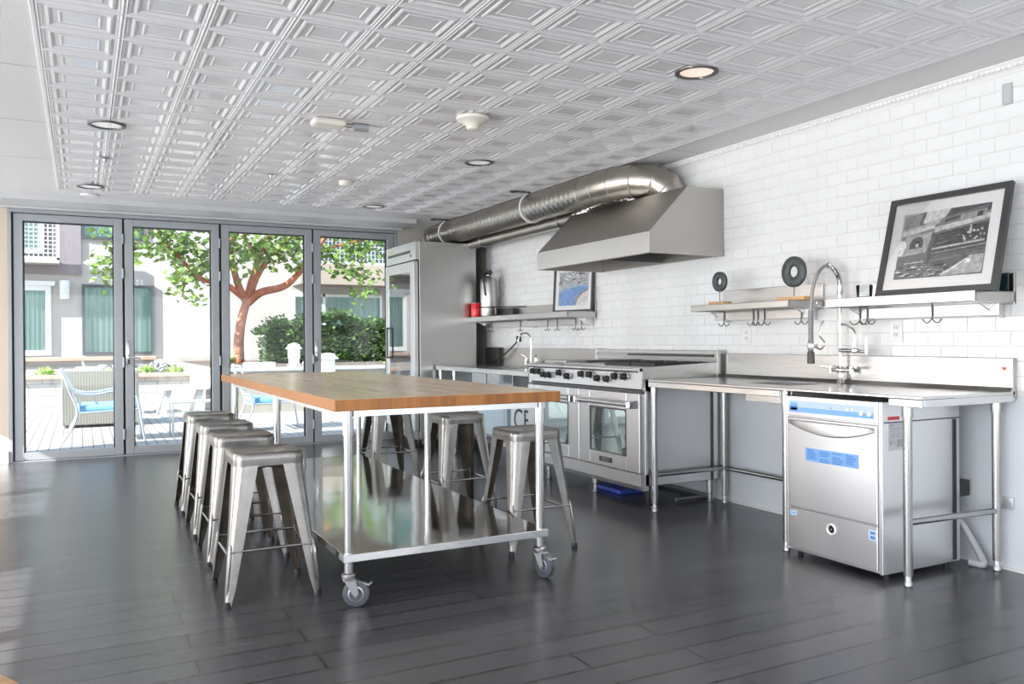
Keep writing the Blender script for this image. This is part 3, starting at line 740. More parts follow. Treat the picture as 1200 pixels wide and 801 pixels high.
# knobs in uneven groups
kx = RX-.03
kz = {0: .895, 1: .872}
for y, lv in ((5.935, 0), (5.85, 0), (5.765, 1), (5.68, 1), (5.52, 0), (5.40, 1), (5.20, 0), (5.085, 0), (4.985, 1), (4.865, 1), (4.765, 0), (4.655, 0)):
    z = kz[lv]
    b = MB(); b.lathe((kx, y, z), [(.014, 0), (.031, 0), (.031, -.004), (.024, -.006)], 20, 'X'); bz = b.build('knob_bezel', CHROME, rg)
    b = MB(); b.lathe((kx-.005, y, z), [(.01, 0), (.024, -.002), (.022, -.03), (.019, -.033), (.001, -.033)], 20, 'X'); b.box(kx-.044, kx-.03, y-.0045, y+.0045, z-.021, z+.021, .002); b.build('knob', BLACKM, bz)
    b = MB(); b.box(kx-.002, kx, y-.004, y+.004, z+.035, z+.040); b.build('knob_mark', INKGREY, bz)
def oven(y0, y1, z0, z1, wy0, wy1, wz0, wz1):
    b = MB(); x0, x1 = RX-.045, RX
    b.box(x0, x1, y0, wy0, z0, z1, .004); b.box(x0, x1, wy1, y1, z0, z1, .004); b.box(x0, x1, wy0-.002, wy1+.002, z0, wz0, .004); b.box(x0, x1, wy0-.002, wy1+.002, wz1, z1, .004)
    d = b.build('oven_door', STEEL, rg)
    b = MB(); b.box(x0+.006, x0+.012, wy0-.002, wy1+.002, wz0-.002, wz1+.002); b.build('oven_window', OVENGL, d)
    b = MB(); fw = .007
    b.box(x0-.002, x0+.006, wy0, wy0+fw, wz0, wz1); b.box(x0-.002, x0+.006, wy1-fw, wy1, wz0, wz1); b.box(x0-.002, x0+.006, wy0, wy1, wz0, wz0+fw); b.box(x0-.002, x0+.006, wy0, wy1, wz1-fw, wz1)
    b.build('window_frame', DARKST, d)
    b = MB(); zc = .712
    b.cyl((x0-.055, y0+.02, zc), (x0-.055, y1-.02, zc), .0155, 18)
    b.build('handle_bar', STEEL, d)
    for yy in (y0+.03, y1-.03):
        b = MB(); b.box(x0-.078, x0, yy-.02, yy+.02, zc-.026, zc+.026, .006)
        b.build('handle_bracket', CHROME, d)
    return d
d1 = oven(RY0+.005, 5.222, .252, .785, 4.63, 5.085, .35, .668)
d2 = oven(5.232, RY1-.005, .252, .785, 5.385, 5.86, .35, .668)
b = MB(); b.box(RX-.048, RX-.0445, 4.80, 4.96, .283, .318, .001); o = b.build('badge', DARKST, d1)
textobj('badge_letters', 'WOLF', .034, (RX-.0485, 4.88, .3), FACEX, ZINC, o)
b = MB(); b.box(RX-.03, RX-.004, RY0, RY1, .788, .80); b.build('vent_gap', DARKST, rg)
b = MB(); b.prism([(RX-.035, RY0, .245), (RX-.035, RY0, .165), (RX-.02, RY0, .135), (RX+.03, RY0, .135), (RX+.03, RY0, .245)], (0, RY1-RY0, 0)); b.build('kick_panel', STEEL, rg)
for x in (3.44, 3.93):
    for y in (4.53, 5.25, 5.95):
        b = MB(); b.lathe((x, y, 0), [(.02, 0), (.024, .004), (.024, .014), (.016, .02), (.016, .06), (.022, .065), (.022, .168)], 14); b.build('leg', ZINC, rg)
b = MB(); b.box(3.955, 4.03, RY0, RY1, .88, 1.02, .003); b.box(3.955, 4.03, RY0, RY1, 1.035, 1.065, .003); b.box(3.97, 4.03, RY0, RY1, 1.015, 1.04)
b.box(3.95, 4.03, RY0-.004, RY0+.03, .88, 1.07, .003); b.box(3.95, 4.03, RY1-.03, RY1, .88, 1.07, .003)
bgd = b.build('back_riser', STEELH, rg)
b = MB(); b.box(3.9535, 3.956, RY0+.05, 5.55, 1.02, 1.034); b.build('vent_slot', DARKST, bgd)
# burner grates on the near part, griddle and cover plates beyond
for (ya, yb) in ((4.50, 4.78), (4.79, 5.08)):
    b = MB()
    for x in (3.44, 3.90): b.box(x-.006, x+.006, ya, yb, .955, .985)
    for y in (ya+.006, yb-.006): b.box(3.44, 3.90, y-.006, y+.006, .955, .985)
    for k in range(1, 4): b.box(3.44, 3.90, ya+k*(yb-ya)/4-.005, ya+k*(yb-ya)/4+.005, .97, .988)
    for x in (3.56, 3.67, 3.78): b.box(x-.005, x+.005, ya, yb, .97, .988)
    for x in (3.44, 3.90):
        for y in (ya+.01, yb-.01): b.box(x-.006, x+.006, y-.006, y+.006, .90, .96)
    b.build('burner_grate', IRON, rg)
    for x in (3.56, 3.78):
        b = MB(); b.lathe((x, (ya+yb)/2, .90), [(.05, 0), (.05, .02), (.035, .03), (.035, .04), (.005, .042)], 18); b.build('burner', IRON, rg)
b = MB(); b.box(3.42, 3.93, 5.10, 5.62, .90, .972, .004); b.box(3.44, 3.91, 5.12, 5.60, .972, .975, mi=1); b.box(3.43, 3.95, 5.352, 5.358, .90, .99, mi=1); b.build('griddle', [STEELH, DARKST], rg)
b = MB(); b.box(3.42, 3.93, 5.64, 5.98, .90, .985, .004); b.box(3.419, 3.421, 5.66, 5.80, .93, .965, mi=1); b.build('charbroiler_cover', [STEELH, DARKST], rg)
b = MB(); b.box(3.52, 3.74, 5.04, 5.40, .0, .032, .01); tr = b
o = tr.build('blue_tray', BLUEP); tag(o, 'blue plastic tray on the floor under the range', 'tray')
b = MB(); b.tube([(3.70, 4.62, .02), (3.99, 4.62, .02)], .012, 10); b.tube([(3.99, 4.62, .02), (3.99, 5.9, .02)], .012, 10)
tag(b.build('gas_line', ZINC), 'grey gas pipe running low behind the range legs', 'pipe')

# ================================================================ LEFT PREP TABLE
pt = thing('steel_prep_table', 'stainless prep table with hand sink between refrigerator and range', 'work table', (3.7, 7.1, 0))
b = MB(); py0, py1 = 6.08, 8.15
b.box(3.33, 3.52, py0, py1, TZ-.012, TZ, .002); b.box(3.52, 3.88, py0, 6.75, TZ-.012, TZ); b.box(3.52, 3.88, 7.3, py1, TZ-.012, TZ); b.box(3.88, 4.03, py0, py1, TZ-.012, TZ)
b.box(3.33, 3.345, py0, py1, TZ-.042, TZ-.01, .002); b.box(3.33, 3.9, py0, py0+.015, TZ-.042, TZ-.01)
b.build('worktop', STEELTOP, pt)
b = MB(); b.box(3.52, 3.88, 6.75, 7.3, TZ-.2, TZ-.195); b.box(3.515, 3.52, 6.75, 7.3, TZ-.2, TZ-.01); b.box(3.88, 3.885, 6.75, 7.3, TZ-.2, TZ-.01); b.box(3.52, 3.88, 6.745, 6.75, TZ-.2, TZ-.01); b.box(3.52, 3.88, 7.3, 7.305, TZ-.2, TZ-.01); b.build('sink_bowl', STEELTOP, pt)
b = MB(); b.box(4.005, 4.035, py0, py1+.1, TZ-.02, 1.065, .003); b.build('splash_back', HOODST, pt)
b = MB(); b.box(3.34, 3.36, 6.95, 7.25, .72, .84, .003); b.build('apron_panel', STEELH, pt)
for x in (3.375, 3.985):
    for y in (6.12, 7.75, 8.11):
        if y == 7.75 and x > 3.5: continue
        b = MB(); b.cyl((x, y, .05), (x, y, TZ-.012), .0205, 18); b.cyl((x, y, TZ-.10), (x, y, TZ-.02), .025, 18); leg = b.build('leg', PIPE, pt)
        b = MB(); b.lathe((x, y, 0), [(.012, 0), (.019, .003), (.019, .018), (.014, .024), (.014, .06)], 16); b.build('foot', ZINC, leg)
b = MB(); b.box(3.40, 3.96, 6.14, 8.08, .24, .265, .003); b.build('lower_shelf', STEELTOP, pt)
# crate with big letters on the lower shelf
cr_ = thing('lettered_crate', 'pale steel crate with large black letters on the lower shelf of the prep table', 'crate', (3.6, 6.35, .265))
b = MB(); b.box(3.42, 3.80, 6.17, 6.60, .265, .56, .006); b.build('crate_body', plain('pale_crate', (.62, .68, .72), .4), cr_)
textobj('crate_letters', 'CE', .26, (3.4185, 6.385, .44), FACEX, BLACKM, cr_, .001)
b = MB(); b.box(3.42, 3.80, 6.68, 7.30, .265, .56, .006); b.box(3.415, 3.42, 6.72, 7.26, .30, .53, .002)
tag(b.build('storage_bin', plain('blue_grey_bin', (.40, .5, .58), .4)), 'blue grey storage bin on the lower shelf of the prep table, behind the crate', 'bin')

f2 = thing('gooseneck_faucet', 'small chrome gooseneck faucet on the prep table left of the range', 'faucet', (3.90, 7.08, TZ))
b = MB(); b.lathe((3.90, 7.08, TZ), [(.018, 0), (.022, .003), (.018, .02), (.013, .05), (.012, .10)], 16); b.tube([(3.90, 6.98, TZ+.06), (3.90, 7.18, TZ+.06)], .012, 12)
for y in (6.98, 7.18): b.lathe((3.90, y, TZ), [(.016, 0), (.018, .06), (.016, .09), (.006, .1)], 14)
b.build('faucet_body', CHROME, f2)
b = MB(); b.tube(bez([(3.90, 7.08, TZ+.09), (3.90, 7.08, 1.12), (3.895, 7.082, 1.18), (3.855, 7.09, 1.215), (3.80, 7.10, 1.205), (3.775, 7.105, 1.165), (3.77, 7.105, 1.13)], 8), .009, 12); b.build('spout', CHROME, f2)
for y in (6.98, 7.18):
    b = MB(); b.tube([(3.90, y, TZ+.10), (3.87, y+(y-7.08)*.5, TZ+.125)], [.008, .006], 10); b.build('tap_handle', CHROME, f2)
# black wall box and cable
cb = thing('power_cable', 'black cable with plug curving up from the prep table to the tiled wall', 'cable', (3.95, 7.9, TZ))
b = MB(); b.tube(bez([(3.93, 8.15, TZ+.02), (3.93, 7.95, TZ+.05), (3.95, 7.75, TZ+.12), (3.98, 7.62, TZ+.2), (4.02, 7.56, TZ+.27)], 8), .008, 8); b.build('cord', BLACK, cb)
b = MB(); b.box(4.0, 4.04, 7.535, 7.585, TZ+.25, TZ+.31, .004); b.build('plug', BLACK, cb)
b = MB(); b.box(3.96, 4.004, 7.92, 8.24, TZ, 1.07, .003); tag(b.build('black_panel_box', BLACKM), 'black box standing at the back of the prep table by the refrigerator', 'box')

# ================================================================ REFRIGERATOR
FX0, FX1, FY0, FY1, FT = 3.11, 3.83, 8.19, 9.12, 2.20
fr = thing('upright_refrigerator', 'tall stainless refrigerator with one glass door beside the folding doors', 'refrigerator', (3.47, 8.65, 0))
b = MB(); b.box(FX0+.06, FX1, FY0, FY1, .12, FT, .004); b.build('cabinet', steel('fridge_steel', (.56, .56, .55), .3, (.05, 1, 8), .006, 1.4), fr)
b = MB(); b.box(FX0+.012, FX0+.06, FY0+.005, FY1, 2.005, FT, .004); hd = b.build('header_panel', STEEL, fr)
b = MB(); b.box(FX0+.008, FX0+.0125, FY0+.15, FY1-.08, 2.085, 2.115, .002); b.build('vent_slot', DARKST, hd)
b = MB(); b.box(FX0+.008, FX0+.0125, FY1-.30, FY1-.12, 2.125, 2.165, .002); b.build('name_plate', plain('cream_plate', (.6, .58, .4), .4), hd)
b = MB(); b.cyl((FX0+.013, FY0+.13, 2.055), (FX0+.006, FY0+.13, 2.055), .012, 12); b.build('lock', DARKST, hd)
b = MB(); x0, x1 = FX0, FX0+.045; a0, a1 = FY0+.01, FY1-.005
b.box(x0, x1, a0, a0+.115, .2, 1.99, .004); b.box(x0, x1, a1-.10, a1, .2, 1.99, .004); b.box(x0, x1, a0+.115, a1-.10, .2, .32, .004); b.box(x0, x1, a0+.115, a1-.10, 1.89, 1.99, .004)
dr = b.build('door', STEEL, fr)
b = MB(); b.box(x0+.006, x0+.014, a0+.105, a1-.09, .31, 1.90); b.build('door_glass', OVENGL if False else FRGL, dr)
b = MB(); b.box(x0-.035, x0-.02, a1-.14, a1-.115, .95, 1.30, .004); b.box(x0-.035, x0, a1-.14, a1-.115, .95, .97); b.box(x0-.035, x0, a1-.14, a1-.115, 1.28, 1.30); b.build('door_handle', DARKST, dr)
b = MB(); b.box(FX0+.045, FX0+.06, FY0+.012, FY1, .19, 2.0); b.build('door_gasket', BLACK, fr)
b = MB(); b.box(FX0+.061, FX0+.063, FY0+.14, FY1-.1, .3, 1.92); b.build('interior_liner', WHITEP, fr)
for z in (.7, 1.1, 1.5):
    b = MB(); b.box(FX0+.052, FX0+.06, FY0+.14, FY1-.1, z, z+.006); b.build('wire_shelf', ZINC, fr)
b = MB(); b.box(FX0+.03, FX1, FY0+.01, FY1, .10, .19, .003); b.build('base_grille', STEELH, fr)
for x in (3.24, 3.74):
    for y in (8.32, 9.0):
        b = MB(); b.lathe((x, y, .05), [(.01, -.015), (.045, -.016), (.05, -.01), (.05, .01), (.045, .016), (.01, .015)], 18, 'Y'); c_ = b.build('caster', BLACK, fr)
        b = MB(); b.box(x-.03, x+.03, y-.03, y+.03, .09, .105); b.box(x-.015, x+.015, y-.026, y-.02, .04, .1); b.box(x-.015, x+.015, y+.02, y+.026, .04, .1); b.build('caster_fork', ZINC, c_)

# ================================================================ HOOD AND DUCTS
HX, HZ0, HZ1, HT, HTX = 3.385, 1.735, 1.875, 2.205, 3.715
hood = thing('range_hood', 'large stainless canopy hood with sloped front on the tiled wall above the range', 'range hood', (3.75, 5.27, 1.735))
HY0, HY1 = 4.49, 6.02
sec = [(HX, HZ0), (HX, HZ1), (HTX, HT), (4.035, HT), (4.035, HZ0)]
b = MB(); th = .004
b.poly([(HX, HY0, HZ0), (HX, HY1, HZ0), (HX, HY1, HZ1), (HX, HY0, HZ1)])
b.poly([(HX, HY0, HZ1), (HX, HY1, HZ1), (HTX, HY1, HT), (HTX, HY0, HT)])
b.poly([(HTX, HY0, HT), (HTX, HY1, HT), (4.035, HY1, HT), (4.035, HY0, HT)])
b.poly([(4.035, HY0, HT), (4.035, HY1, HT), (4.035, HY1, HZ0), (4.035, HY0, HZ0)])
for y in (HY0, HY1): b.poly([(x, y, z) for x, z in sec])
b.box(HX-.002, HX+.02, HY0, HY1, HZ0-.004, HZ0+.004); b.box(HX, 4.035, HY0-.002, HY0+.02, HZ0-.004, HZ0+.004); b.box(HX, 4.035, HY1-.02, HY1+.002, HZ0-.004, HZ0+.004)
b.build('canopy', HOODST, hood)
b = MB(); b.box(HX+.001, HX+.003, HY0, HY1, HZ0, HZ1)
b.box(HX-.003, HX, HY0-.001, HY1+.001, HZ0, HZ1, .001); b.build('front_lip', steel('lip_steel', (.72, .71, .68), .3, (1, .05, 8), .003), hood)
b = MB()
for k in range(4):
    ya = HY0+.06+k*.355; b.box(3.62, 3.64, ya, ya+.34, 1.80, 2.0, .003)
    for j in range(8): b.box(3.612, 3.62, ya+.02+j*.04, ya+.04+j*.04, 1.81, 1.99)
b.build('baffle_filter', STEELH, hood)
b = MB(); b.box(3.46, 3.52, HY0+.05, HY1-.05, HZ0+.1, HZ0+.13, .004); b.box(HX+.003, 4.03, 5.19, 5.2, HZ0+.01, HZ0+.12); b.build('cross_channel', DARKST, hood)
# large round duct
dc = thing('round_duct', 'large round spiral duct running under the ceiling from the hood towards the glass doors', 'duct', (3.63, 7.2, CZ-.02))
DX_, DZ_, DR_ = 3.63, 2.345, .125
path = [(DX_, 8.98, DZ_), (DX_, 5.72, DZ_)]
main = MB(); ptsm = [(DX_, 5.62+(8.80-5.62)*k/160, DZ_) for k in range(161)]
main.tube(ptsm, [DR_+(.006 if k % 4 == 0 else 0) for k in range(161)], 36)
main.build('duct_run', DUCT, dc)
def elbow(name, pts, r, seams, mat, parent, seg=32):
    b = MB(); P = bez(pts, 8)
    idx = [int(round(i*(len(P)-1)/seams)) for i in range(seams+1)]
    G = [P[i] for i in idx]; b.tube(G, r, seg)
    o = b.build(name, mat, parent, smooth_angle=60)
    for i, g in enumerate(G):
        d = (G[min(i+1, len(G)-1)]-G[max(i-1, 0)]).normalized(); a = Vector((0, 0, 1)) if abs(d.z) < .9 else Vector((1, 0, 0))
        u = d.cross(a).normalized(); v = d.cross(u)
        k = 1/max(.8, abs(d.dot((G[min(i+1, len(G)-1)]-g).normalized() if i < len(G)-1 else d)))
        s_ = MB(); s_.tube([g+(u*math.cos(t*2*PI/32)+v*math.sin(t*2*PI/32))*r*k for t in range(32)], .0045, 6, loop=True); s_.build('seam', DUCT, o)
    return o
elbow('elbow', [(DX_, 5.64, DZ_), (DX_, 5.42, DZ_+.003), (DX_+.05, 5.2, DZ_+.003), (DX_+.14, 5.04, DZ_), (DX_+.25, 4.96, DZ_-.055), (DX_+.29, 4.93, HT-.01)], DR_, 6, DUCT, dc)
elbow('end_elbow', [(DX_, 8.78, DZ_), (DX_+.015, 8.92, DZ_), (DX_+.09, 9.03, DZ_), (DX_+.24, 9.07, DZ_), (WX-.06, 9.075, DZ_)], DR_, 4, DUCT, dc)
b = MB(); b.lathe((DX_+.29, 4.93, HT), [(DR_, 0), (DR_+.02, 0), (DR_+.02, .008), (DR_, .01), (DR_, .03)], 32); b.build('collar', DUCT, dc)
for y in (8.45, 6.55):
    o = thing('duct_hanger', 'white strap looped round the large duct, nearer the %s' % ('glass doors' if y > 7 else 'hood'), 'duct hanger', (DX_, y, CZ), 'straps holding the large duct')
    b = MB(); b.tube([(DX_+(DR_+.006)*math.cos(a), y, DZ_+(DR_+.006)*math.sin(a)) for a in [PI*(.62+k*.76/22*2.3*.8) for k in range(22)]], .009, 8)
    b.build('strap', WHITEP, o)
    b = MB(); b.box(DX_-.22, DX_+.08, y-.02, y+.02, CZ-.014, CZ-.001, .003); b.lathe((DX_-.19, y, CZ-.012), [(.03, 0), (.035, -.006), (.015, -.012), (.003, -.012)], 14); b.build('ceiling_plate', DARKST, o)
# small make-up duct below
sd = thing('small_duct', 'slim metal duct running under the large round duct to the hood', 'duct', (3.80, 7.2, 2.2))
b = MB(); pts = [(3.80, 6.05+(8.9-6.05)*k/120, 2.205) for k in range(121)]; b.tube(pts, [.062+(.0018 if k % 3 == 0 else 0) for k in range(121)], 24); b.build('duct_run', DUCT, sd)
pts = bez([(3.80, 6.08, 2.205), (3.80, 5.9, 2.235), (3.80, 5.7, 2.275), (3.83, 5.5, 2.285), (3.88, 5.36, 2.26), (3.9, 5.30, 2.2)], 20)
b = MB(); b.tube(pts, [.058+.006*math.sin(k*1.6) for k in range(len(pts))], 20); b.build('flexible_section', FOIL, sd)
for y in (6.3, 7.9):
    b = MB(); b.tube([(3.80+.068*math.cos(a), y, 2.205+.068*math.sin(a)) for a in [k*2*PI/20 for k in range(20)]], .006, 6, loop=True); b.build('band', ZINC, sd)

# ================================================================ WALL SHELVES
def hook(loc, lab, grp, ang=0):
    o = thing('pot_hook', lab, 'hook', loc, grp)
    x, y, z = loc; b = MB(); b.tube([(x, y, z), (x, y, z-.085)], .0035, 8); b.build('hook_stem', DARKST, o)
    for s_ in (-1, 1):
        b = MB(); c, s2 = math.cos(ang), math.sin(ang)
        b.tube([(x+s_*a*s2*-1, y+s_*a*c, z-.085-d) for a, d in ((0, 0), (.006, .012), (.018, .024), (.034, .026), (.046, .018), (.054, .006))], .003, 8); b.build('hook_prong', DARKST, o)
    return o
def shelf(name, lab, x0, y0, y1, z0, z1, back, tray=False):
    o = thing(name, lab, 'wall shelf', (3.9, (y0+y1)/2, z0), 'stainless shelves on the tiled wall')
    b = MB(); b.box(x0, 4.03, y0, y1, z1-.006, z1, .002); b.box(x0, x0+.012, y0, y1, z0, z1, .003); b.box(x0, 4.03, y0, y0+.006, z0, z1); b.box(x0, 4.03, y1-.006, y1, z0, z1)
    b.build('shelf_board', STEELH, o)
    b = MB(); b.box(4.02, 4.04, y0, y1, z0-.01, back, .002); b.build('back_flange', HOODST if tray else STEELH, o)
    for y in [y0+.06, y1-.06]+([(y0+y1)/2] if y1-y0 > 1.5 else []):
        b = MB(); b.prism([(4.035, y, z0), (4.035, y, z0-.075), (4.01, y, z0-.075), (x0+.12, y, z0)], (0, .012, 0)); b.build('bracket', STEEL, o)
    b = MB(); b.box(3.93, 3.938, y0+.02, y1-.02, z0-.062, z0-.006, .001); b.build('hook_rail', STEELH, o)
    return o
shelf('wall_shelf', 'stainless shelf holding the large framed kitchen photograph', 3.715, 2.43, 3.31, 1.318, 1.368, 1.46)
shelf('wall_shelf', 'stainless shelf holding the two ring sculptures between hood and large picture', 3.735, 3.60, 4.49, 1.335, 1.378, 1.485)
shelf('wall_shelf', 'long stainless shelf left of the hood holding fire extinguisher and small picture', 3.73, 6.12, 8.26, 1.345, 1.398, 1.49, True)
HR = 'double hooks under the kitchen photograph shelf'; HM = 'double hooks under the ring sculpture shelf'; HL = 'double hooks under the long shelf left of the hood'
hook((3.925, 2.80, 1.335), 'steel double hook hanging alone under the framed kitchen photograph', HR)
hook((3.925, 3.20, 1.335), 'steel double hook just right of the faucet riser under the shelf', HR)
hook((3.925, 3.25, 1.335), 'twin prong hook hanging close behind the faucet riser', HR, .6)
for y, l in ((4.37, 'steel double hook under the small ring sculpture, farthest of its shelf'), (3.99, 'second double hook counted from the faucet, under the ring shelf'), (4.05, 'double hook in the middle of the bunch under the ring shelf'), (4.09, 'double hook at the far side of the bunch under the ring shelf'), (3.68, 'double hook nearest the faucet spray hose under the ring shelf')):
    hook((3.925, y, 1.345), l, HM)
for y, l in ((6.20, 'double hook at the range end of the long left shelf'), (6.30, 'double hook next to the range end one on the long left shelf'), (6.62, 'double hook third from the range end of the long left shelf'), (6.80, 'double hook fourth from the range end of the long left shelf'), (7.35, 'double hook above the gooseneck faucet on the long left shelf'), (8.0, 'double hook below the fire extinguisher'), (8.13, 'double hook nearest the refrigerator on the long left shelf')):
    hook((3.925, y, 1.345), l, HL)

# ---------------------------------------------------------------- framed pictures
def picture(name, lab, corners, fw, mw, depth, polys, bgcol, back):
    """corners: bottom near, bottom far, top far, top near (outer edge of the frame, front plane)"""
    c = [Vector(p) for p in corners]; o = thing(name, lab, 'framed picture', (c[0]+c[1])/2)
    ux = (c[0]-c[1]); W = ux.length; ux.normalize(); uy = (c[2]-c[1]); H = uy.length; uy.normalize(); nn = ux.cross(uy).normalized()
    if nn.x > 0: nn = -nn
    P = lambda u, v, d=0: c[1]+ux*u+uy*v+nn*d       # u from far to near, v up, d towards the viewer
    def slab(b, u0, u1, v0, v1, d0, d1, mi=None):
        A = [P(u0, v0, d0), P(u1, v0, d0), P(u1, v1, d0), P(u0, v1, d0)]; b.prism(A, nn*(d1-d0), mi)
    b = MB(); slab(b, 0, W, 0, fw, -depth, 0); slab(b, 0, W, H-fw, H, -depth, 0); slab(b, 0, fw, fw, H-fw, -depth, 0); slab(b, W-fw, W, fw, H-fw, -depth, 0); b.build('frame', FRAME, o)
    b = MB(); slab(b, fw, W-fw, fw, H-fw, -depth, -.012); b.build('mat_board', PAPER, o)
    b = MB(); col = b.bm.loops.layers.float_color.new('Col')
    u0, v0, u1, v1 = fw+mw, fw+mw, W-fw-mw, H-fw-mw
    for i, (pp, cl) in enumerate([([(0, 0), (1, 0), (1, 1), (0, 1)], bgcol)]+polys):
        if isinstance(cl, (int, float)): cl = (cl, cl, cl)
        f = b.poly([P(u0+(u1-u0)*x, v0+(v1-v0)*y, -.0115+i*.00012) for x, y in pp])
        if f:
            f.normal_update()
            if f.normal.dot(nn) < 0: f.normal_flip()
            for lp_ in f.loops: lp_[col] = (*cl, 1)
    b.build('print', PRINT, o, recalc=False)
    b = MB(); slab(b, fw, W-fw, fw, H-fw, -.006, -.004); b.build('glazing', PICGL, o)
    return o
rnd = random.Random(3)
kp = []
A = lambda pts, c: kp.append((pts, c))
A([(0, .62), (.18, .66), (.42, .78), (.55, .98), (.5, 1), (0, 1)], .42)
A([(.02, .76), (.28, .80), (.26, 1), (.03, .95)], .22); A([(.25, .82), (.50, .88), (.55, 1), (.27, 1)], .62); A([(.20, .80), (.25, .82), (.28, 1), (.24, 1)], .12)
A([(0, .66), (.40, .73), (.40, .78), (0, .72)], .6); A([(.5, .80), (1, .9), (1, 1), (.56, 1)], .06)
A([(.52, .84), (.98, .95), (.98, .98), (.52, .88)], .16)
A([(.40, .66), (1, .78), (1, .86), (.62, .78), (.40, .74)], .55); A([(.68, .78), (.96, .83), (.96, .93), (.68, .88)], .32); A([(.86, .82), (.92, .83), (.92, .9), (.86, .89)], .05)
A([(.40, .30), (1, .36), (1, .74), (.40, .63)], .07)
A([(0, .34), (.10, .34), (.33, .36), (.38, .60), (.38, .68), (.05, .62), (0, .60)], .38)
A([(.13, .44), (.29, .46), (.29, .56), (.26, .62), (.21, .63), (.16, .60), (.13, .54)], .08); A([(.17, .46), (.26, .48), (.25, .55), (.21, .57), (.18, .54)], .02); A([(.2, .47), (.24, .47), (.24, .52), (.2, .52)], .5)
A([(0, .36), (.05, .36), (.09, .50), (.07, .58), (.03, .60), (0, .57)], .78); A([(.03, .58), (.07, .59), (.06, .65), (.03, .65)], .2)
A([(.0, .19), (.34, .22), (.34, .38), (.0, .33)], .17); A([(.1, .22), (.33, .235), (.33, .25), (.1, .235)], .6)
A([(.35, .2), (.40, .2), (.42, .66), (.38, .66)], .12); A([(.41, .40), (.98, .46), (.98, .49), (.41, .43)], .5); A([(.41, .34), (1, .41), (1, .43), (.41, .36)], .3)
for k in range(16):
    x, y = rnd.uniform(.66, .97), rnd.uniform(.48, .62); s_ = rnd.uniform(.01, .03); A([(x, y), (x+s_, y+.003), (x+s_*.8, y+s_*1.3), (x+.1*s_, y+s_*1.2)], rnd.uniform(.35, .8))
A([(.80, .58), (.83, .58), (.83, .70), (.81, .72)], .55); A([(.42, .1), (1, .16), (1, .38), (.42, .33)], .13)
A([(.42, .22), (.98, .30), (.98, .32), (.42, .25)], .2)
A([(.55, 0), (1, .02), (1, .28), (.86, .27), (.7, .14)], .42); A([(.80, .16), (.86, .17), (.87, .27), (.83, .25)], .85); A([(.86, .27), (.70, .14), (.55, .02), (.57, .01), (.73, .13), (.88, .26)], .7)
A([(0, 0), (.5, .03), (.62, .10), (.4, .16), (0, .15)], .2)
for k in range(60):
    x, y = rnd.uniform(0, .6), rnd.uniform(.01, .17); s_ = rnd.uniform(.02, .09); A([(x, y), (x+s_, y+.006), (x+s_*.9, y+.02), (x+.01, y+.014)], rnd.choice([.05, .1, .3, .5, .7]))
for k in range(50):
    x, y = rnd.uniform(.42, .93), rnd.uniform(.14, .72); s_ = rnd.uniform(.02, .07); A([(x, y), (x+s_, y+.008), (x+s_, y+.016), (x, y+.008)], rnd.choice([.03, .05, .2, .3]))
def fit(X0, Y0, Z): return (X0, Y0, Z)
picture('framed_kitchen_photograph', 'large black framed black and white photograph of a kitchen leaning on the near shelf',
        [(3.775, 2.365, 1.369), (3.775, 3.03, 1.369), (3.94, 3.05, 1.895), (3.94, 2.40, 1.895)], .032, .060, .022, kp, .2, 0)
bp = []
B = lambda pts, c: bp.append((pts, c))
B([(0, 0), (.55, 0), (.68, .25), (1, .45), (1, .55), (.6, .56), (.3, .5), (0, .38)], (.13, .27, .55)); B([(.6, 0), (1, 0), (1, .42), (.8, .33), (.66, .18)], (.62, .6, .6)); B([(.52, 0), (.60, 0), (.67, .2), (.82, .35), (1, .44), (1, .5), (.78, .42), (.6, .25)], (.22, .22, .26))
B([(0, .38), (.3, .5), (.6, .56), (1, .55), (1, .62), (.6, .63), (.28, .57), (0, .46)], (.35, .42, .5))
for k in range(110):
    x, y = rnd.uniform(0, .93), rnd.uniform(.6, .96); s_ = rnd.uniform(.02, .07); B([(x, y), (x+s_, y), (x+s_, y+s_*1.4*.6), (x, y+s_*.8)], rnd.choice([(.2, .22, .28), (.5, .52, .55), (.7, .72, .75), (.3, .33, .3), (.12, .14, .16), (.45, .35, .3)]))
picture('framed_colour_print', 'small framed print with a blue curved shape leaning on the shelf beside the hood',
        [(3.985, 6.125, 1.40), (3.84, 6.56, 1.40), (3.87, 6.57, 1.82), (4.015, 6.135, 1.82)], .018, .04, .02, bp, (.45, .47, .5), 0)

# ---------------------------------------------------------------- shelf objects
def ring(name, lab, y, x, zb, zc, R, r, bw):
    o = thing(name, lab, 'sculpture', (x, y, zb), 'ring sculptures on wooden bases')
    b = MB(); b.box(x-.035, x+.035, y-bw, y+bw, zb, zb+.022, .003); b.build('wooden_base', BLOCKW, o)
    b = MB(); b.cyl((x, y, zb+.02), (x, y, zc-R+.01), .0025, 8); b.build('rod', BLACKM, o)
    b = MB(); rr = []
    for k in range(40):
        a = k*2*PI/40; c, s_ = math.cos(a), math.sin(a); sec = []
        for (q, d) in ((r, -.008), (r+.006, -.012), (R-.006, -.012), (R, -.008), (R, .008), (R-.006, .012), (r+.006, .012), (r, .008)): sec.append((x+d, y+q*c, zc+q*s_))
        rr.append(sec)
    b.rings(rr, loop=True); b.build('ring', STONE, o)
ring('ring_sculpture', 'small dark stone ring on a short wooden base', 4.325, 3.85, 1.378, 1.536, .068, .024, .075)
ring('ring_sculpture', 'large dark stone ring on a wide wooden base', 3.665, 3.85, 1.378, 1.553, .094, .034, .11)
ex = thing('fire_extinguisher', 'silver fire extinguisher standing on the long shelf beside the refrigerator', 'fire extinguisher', (3.88, 7.98, 1.398))
